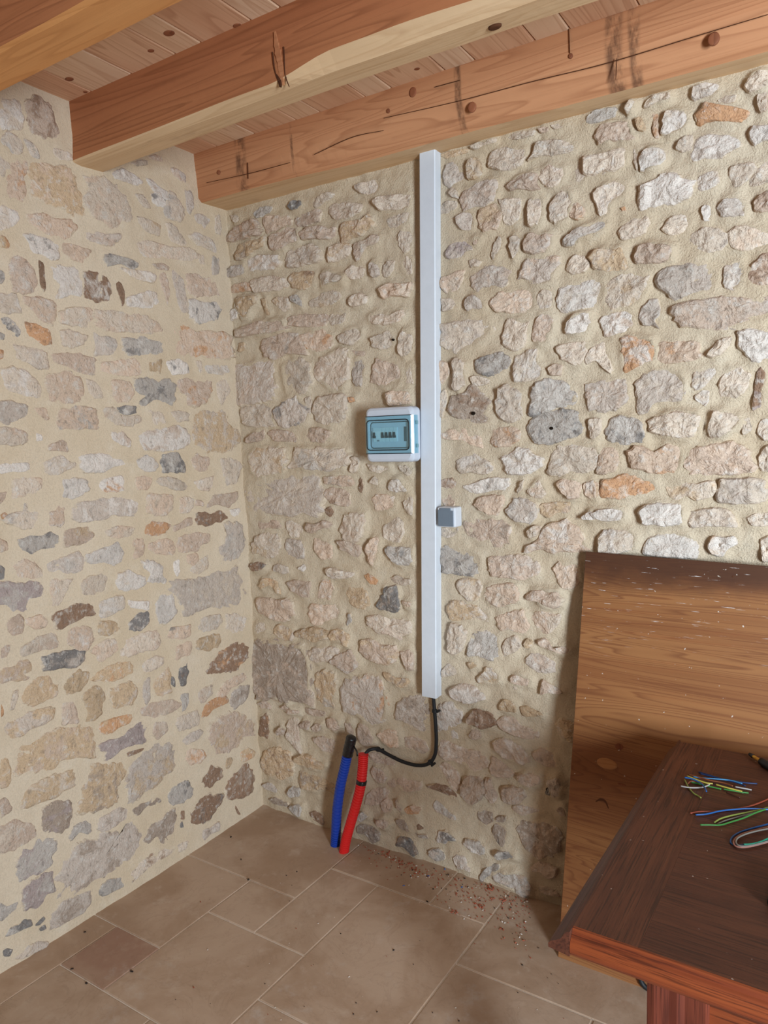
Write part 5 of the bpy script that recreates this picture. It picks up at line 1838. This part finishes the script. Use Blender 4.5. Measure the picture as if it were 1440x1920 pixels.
tbox('end_board', TX0, TX0 + 0.105, TYF, TYB, TZ - .038, TZ, M_TOPY, 0)
tbox('top_panel', TX0 + 0.1052, TX1, TYF, TYB, TZ - .038, TZ, M_TOPX, 0)
prof = [(0, 0), (-.005, -.001), (-.0085, -.005), (-.0115, -.011), (-.016, -.017), (-.023, -.0215), (-.031, -.0255), (-.036, -.031), (-.036, -.038), (0, -.042)]
lp = [[(TX0 + a, y, TZ + h) for a, h in prof] for y in (TYF - 0.019, TYB + 0.004)]
lp[1] = [(TX0 + a * 0.75, TYB + 0.012 + a * 0.3, TZ + h) for a, h in prof]
vv, ff = loft(lp)
child(mesh_obj('side_moulding', vv, ff, M_SIDE), table)
prof = [(0, 0), (-.004, -.0008), (-.0065, -.004), (-.0085, -.0085), (-.012, -.011), (-.0165, -.017), (-.019, -.026), (-.019, -.034), (-.016, -.040), (0, -.042)]
lp = [[(x, TYF + a, TZ + h) for a, h in prof] for x in (TX0 + 0.0004, TX1)]
vv, ff = loft(lp)
child(mesh_obj('front_moulding', vv, ff, M_EDGE), table)


def leg_at(x, y, w=0.092):
    lp = []

    def sq(s, z, flute):
        pts = []
        h = w / 2 * s
        for sx, sy, tx, ty in ((-1, -1, 1, 0), (1, -1, 0, 1), (1, 1, -1, 0), (-1, 1, 0, -1)):
            for k in range(8):
                t = k / 8
                q = flute * abs(math.sin(t * math.pi * 3)) * -0.004 + (0.004 * flute)
                px_, py_ = x + (sx + 2 * tx * t) * h, y + (sy + 2 * ty * t) * h
                nx, ny = (ty, -tx)
                pts.append((px_ - nx * q, py_ - ny * q, z))
        return pts
    for s, z, fl in ((1, .710, 1), (1, .595, 1), (.98, .588, .4), (.62, .555, 0), (.56, .52, 0), (.66, .45, 0), (.56, .25, 0), (.44, .06, 0), (.5, .03, 0), (.42, 0.0, 0)):
        lp.append(sq(s, z, fl))
    vv, ff = loft(lp)
    child(mesh_obj('leg', vv, ff, M_LEG), table)


LX, LY = CX + 1.893, CY - 1.058
leg_at(LX, LY)
leg_at(LX, TYB - 0.075)
leg_at(TX1 - 0.15, LY)
leg_at(TX1 - 0.15, TYB - 0.075)
tbox('apron', LX + .044, TX1 - .19, LY - .030, LY - .008, .595, TZ - .041, M_EDGE)
tbox('apron', LX + .044, TX1 - .19, TYB - .085, TYB - .063, .595, TZ - .041, M_EDGE)
tbox('apron', LX - .012, LX + .010, LY + .044, TYB - .119, .595, TZ - .041, M_EDGE)
tag(table, 'dark brown wooden table with moulded edge in front of plywood board', 'table')

# ------------------------------------------------------------------ black hose ring on the floor behind the table leg
rp = []
c0 = on_floor(1211, 1853) + np.array([0.012, -0.006, 0.034])
for k in range(33):
    a = 2 * math.pi * k / 32
    rp.append(c0 + 0.026 * math.cos(a) * np.array([1, 0, 0]) + 0.027 * math.sin(a) * np.array([0, 0.12, 0.99]))
vv, ff = tube(rp, .0068, 10, False)
tag(mesh_obj('rubber_ring', vv, ff, M_CABLE, smooth=True), 'black rubber ring standing on floor against plywood beside table leg', 'ring')

# ------------------------------------------------------------------ wires, tester and case on the table
WCOL = dict(blue=(40, 110, 190), navy=(26, 58, 110), sky=(70, 150, 205), green=(70, 150, 70), lime=(160, 176, 84), yellow=(206, 190, 84), brown=(140, 78, 48), rust=(176, 84, 62),
            white=(196, 190, 186), pink=(204, 140, 124), umber=(86, 44, 34), teal=(40, 160, 130), grey=(150, 146, 138))
_wm = {k: plain(k + '_wire_insulation', srgb(*[x * 0.82 for x in c]), .45, .4) for k, c in WCOL.items()}


def wire(col, pts, z, label, group, r=.00165, endz=None):
    n = len(pts) // 2
    P = []
    for i in range(n):
        zz = TZ + r + z + 0.0006 * math.sin(i * 1.7)
        P.append(on_floor(1240 + pts[2 * i] * 1.4583, 1360 + pts[2 * i + 1] * 1.4583, zz))
    vv, ff = tube(spline(P, n * 6), r, 8)
    return tag(mesh_obj('wire', vv, ff, _wm[col], smooth=True), label, 'wire', group)


G1, G2, G3 = 'cut wires in a pile', 'bundle of bent wires', 'looped wires at table edge'
wire('navy', [48, 60, 62, 64, 78, 69, 95, 72, 110, 74, 123, 75], .0006, 'longest dark blue cut wire at the back of the pile', G1)
wire('navy', [50, 62, 66, 66, 82, 70, 98, 74, 108, 78], .0038, 'dark blue cut wire ending in front of the longest blue one', G1)
wire('sky', [41, 66, 56, 68, 72, 69, 90, 71, 104, 75], .0050, 'straight light blue cut wire crossing the pile', G1)
wire('brown', [35, 63, 50, 67, 64, 71, 80, 74, 92, 78], .0060, 'long brown cut wire across the middle of the pile', G1)
wire('yellow', [33, 65, 46, 70, 58, 74, 66, 75], .0085, 'short yellow cut wire on top of the pile', G1)
wire('blue', [30, 67, 40, 69, 50, 74, 55, 79, 58, 85], .0072, 'curved blue cut wire hooking towards the front of pile', G1)
wire('lime', [30, 70, 34, 78, 40, 86, 46, 90, 51, 93], .0015, 'bent yellow-green cut wire sticking out in front of pile', G1)
wire('white', [25, 78, 36, 80, 50, 80, 58, 78, 62, 76], .0028, 'curved whitish cut wire at left of the pile', G1)
wire('green', [38, 73, 52, 76, 64, 79, 77, 82], .0006, 'short green cut wire under the curved blue one', G1)
wire('yellow', [70, 76, 84, 80, 96, 83, 104, 85], .0044, 'yellow cut wire at the right front of the pile', G1)
wire('green', [80, 82, 92, 84, 104, 86, 112, 87], .0008, 'green cut wire at the right front of the pile', G1)
wire('white', [95, 79, 106, 81, 116, 83], .0040, 'short whitish cut wire at the right end of pile', G1)
wire('umber', [84, 86, 94, 90, 101, 93], .0000, 'short dark brown cut wire lying in front of pile', G1)
wire('brown', [34, 75, 38, 72, 46, 73, 54, 75], .0022, 'short arched brown cut wire inside the pile', G1)
wire('rust', [37, 113, 50, 111, 66, 111, 85, 109, 105, 106, 120, 102, 137, 95, 150, 88], .0004, 'reddish brown wire curving away behind the blue bent wire', G2)
wire('blue', [44, 115, 58, 114, 76, 110, 95, 108, 112, 107, 137, 108, 152, 109], .0016, 'bright blue bent wire at the back of the bundle', G2)
wire('lime', [68, 125, 76, 120, 90, 116, 110, 112, 125, 109, 137, 106, 150, 104], .0012, 'yellow-green bent wire in the middle of the bundle', G2)
wire('grey', [72, 127, 84, 122, 100, 117.5, 115, 113, 137, 107.5, 150, 106], .0000, 'dull grey bent wire beside the yellow-green one', G2)
wire('green', [50, 128, 62, 128, 76, 128, 90, 124, 106, 119, 122, 112, 137, 107, 150, 103], .0022, 'green bent wire at the front of the bundle', G2)
wire('blue', [152, 123, 137, 127, 118, 132, 102, 137, 92, 143, 89, 150, 94, 154, 105, 154, 120, 152, 137, 148], .0004, 'blue wire forming the outside of the loop', G3)
wire('pink', [152, 128, 137, 131, 120, 135, 106, 139, 97, 144, 93, 150, 95, 155, 104, 157, 118, 155, 137, 150, 150, 147], .0026, 'pinkish brown wire of the loop at table edge', G3)
wire('grey', [152, 131, 137, 133, 122, 136, 108, 140, 98, 145, 96, 151, 101, 155, 112, 155, 126, 152, 137, 149], .0046, 'grey wire along the inside of the loop', G3)
wire('teal', [150, 141, 137, 145.5, 128, 149.5, 116, 152.5, 106, 153], .0062, 'short green wire inside the front of the loop', G3)


def tpt(cx, cy, z=0.0):
    return on_floor(1240 + cx * 1.4583, 1360 + cy * 1.4583, TZ + z)


tst = empty('voltage_tester', tpt(129, 46.5))
a, b_ = tpt(113.5, 37, .010), tpt(150, 59.5, .010)
dv = (b_ - a) / 36.5


def seg(name, t0, t1, r0, r1, mat):
    P = [a + dv * (t0 + (t1 - t0) * k / 6) for k in range(7)]
    vv, ff = tube(P, lambda t: r0 + (r1 - r0) * t, 12)
    child(mesh_obj(name, vv, ff, mat, smooth=True), tst)


seg('tip', 0, 4.5, .004, .0055, M_BLACK)
seg('shaft', 4.3, 16, .0036, .0040, plain('yellow_shaft', srgb(214, 164, 60), .4, .4))
seg('handle', 15.5, 36.5, .0095, .0098, M_BLACK)
tag(tst, 'black and yellow handheld tester lying at the back of table', 'tester')

cs = on_floor(1437.5, 1703, TZ)
case = empty('black_case', (cs[0] + .07, cs[1] + .05, TZ))
vv, ff = box_vf(cs[0], cs[0] + .15, cs[1], cs[1] + .10, TZ, TZ + .018)
ob = child(mesh_obj('case_body', vv, ff, M_BLACK), case)
bevel(ob, .006, 3)
vv, ff = box_vf(cs[0] + .002, cs[0] + .148, cs[1] + .002, cs[1] + .098, TZ + .0185, TZ + .023)
ob = child(mesh_obj('case_lid', vv, ff, M_BLACK), case)
bevel(ob, .003, 2)
tag(case, 'black plastic case standing on the table at right edge', 'case')

# ------------------------------------------------------------------ brick crumbs and bits on the floor
def crumbs(name, spots, mats, label):
    V, F, mi = [], [], []
    rg = random.Random(len(spots))
    for (px, py, s, m) in spots:
        p = on_floor(px, py)
        if (p - CORNER) @ N_R < 0.006 or (p - CORNER) @ N_L < 0.01:
            continue
        k = len(V)
        ang = rg.uniform(0, 6.28)
        w, l, h = s * rg.uniform(.5, 1), s * rg.uniform(.8, 1.6), s * rg.uniform(.25, .55)
        ca, sa = math.cos(ang), math.sin(ang)
        for z, q in ((0.0002, 1), (h, rg.uniform(.45, .8))):
            for x_, y_ in ((-1, -1), (1, -.8), (.9, 1), (-.8, .9)):
                xx, yy = x_ * l / 2 * q, y_ * w / 2 * q
                V.append((p[0] + ca * xx - sa * yy, p[1] + sa * xx + ca * yy, z + 0.0007))
        F += [(k + 3, k + 2, k + 1, k), (k + 4, k + 5, k + 6, k + 7)] + [(k + i, k + (i + 1) % 4, k + 4 + (i + 1) % 4, k + 4 + i) for i in range(4)]
        mi += [m] * 6
    ob = mesh_obj(name, V, F, mats)
    ob.data.polygons.foreach_set('material_index', mi)
    return tag(ob, label, 'debris', kind='stuff')


rg = random.Random(21)
MATS = [plain('brick_crumb', srgb(166, 98, 76), .9, .1), plain('dark_crumb', srgb(52, 44, 40), .9, .1), plain('pale_crumb', srgb(214, 204, 192), .9, .1), plain('blue_chip', srgb(62, 92, 150), .6, .3), plain('rust_crumb', srgb(150, 78, 56), .9, .1)]
sp_ = []
for k in range(420):                                   # along the foot of the right wall
    t = rg.random()
    x_ = 665 + 330 * t ** 0.75
    y0_ = 1578 + (x_ - 665) * 0.335
    y_ = y0_ + abs(rg.gauss(0, 1)) * (14 + 34 * t)
    sp_.append((x_, y_, rg.choice([.0025, .003, .004, .0055]), rg.choice([0, 0, 0, 4, 4, 1, 2])))
for x_, y_, s_ in ((920, 1663, .012), (898, 1700, .013), (780, 1637, .010), (750, 1618, .009), (770, 1625, .008), (728, 1603, .010), (945, 1688, .009), (850, 1712, .009)):
    for k in range(9):
        sp_.append((x_ + rg.gauss(0, 4), y_ + rg.gauss(0, 3), s_ * rg.uniform(.4, .8), rg.choice([0, 0, 4])))
for x_, y_ in ((757, 1661), (866, 1664), (834, 1630), (803, 1643)):
    sp_.append((x_, y_, .007, 3))
for k in range(110):                                   # scattered bits over the tiles
    sp_.append((rg.uniform(300, 1180), rg.uniform(1560, 1915), rg.choice([.002, .003, .004]), rg.choice([1, 1, 2, 2, 4])))
for x_, y_ in ((247, 1822), (466, 1650), (738, 1782), (801, 1691), (159, 1748), (135, 1817), (162, 1844), (408, 1567), (433, 1570), (452, 1612)):
    sp_.append((x_, y_, .007, 1))
crumbs('brick_crumbs', sp_, MATS, 'reddish brick crumbs and small chips scattered on the tiled floor')
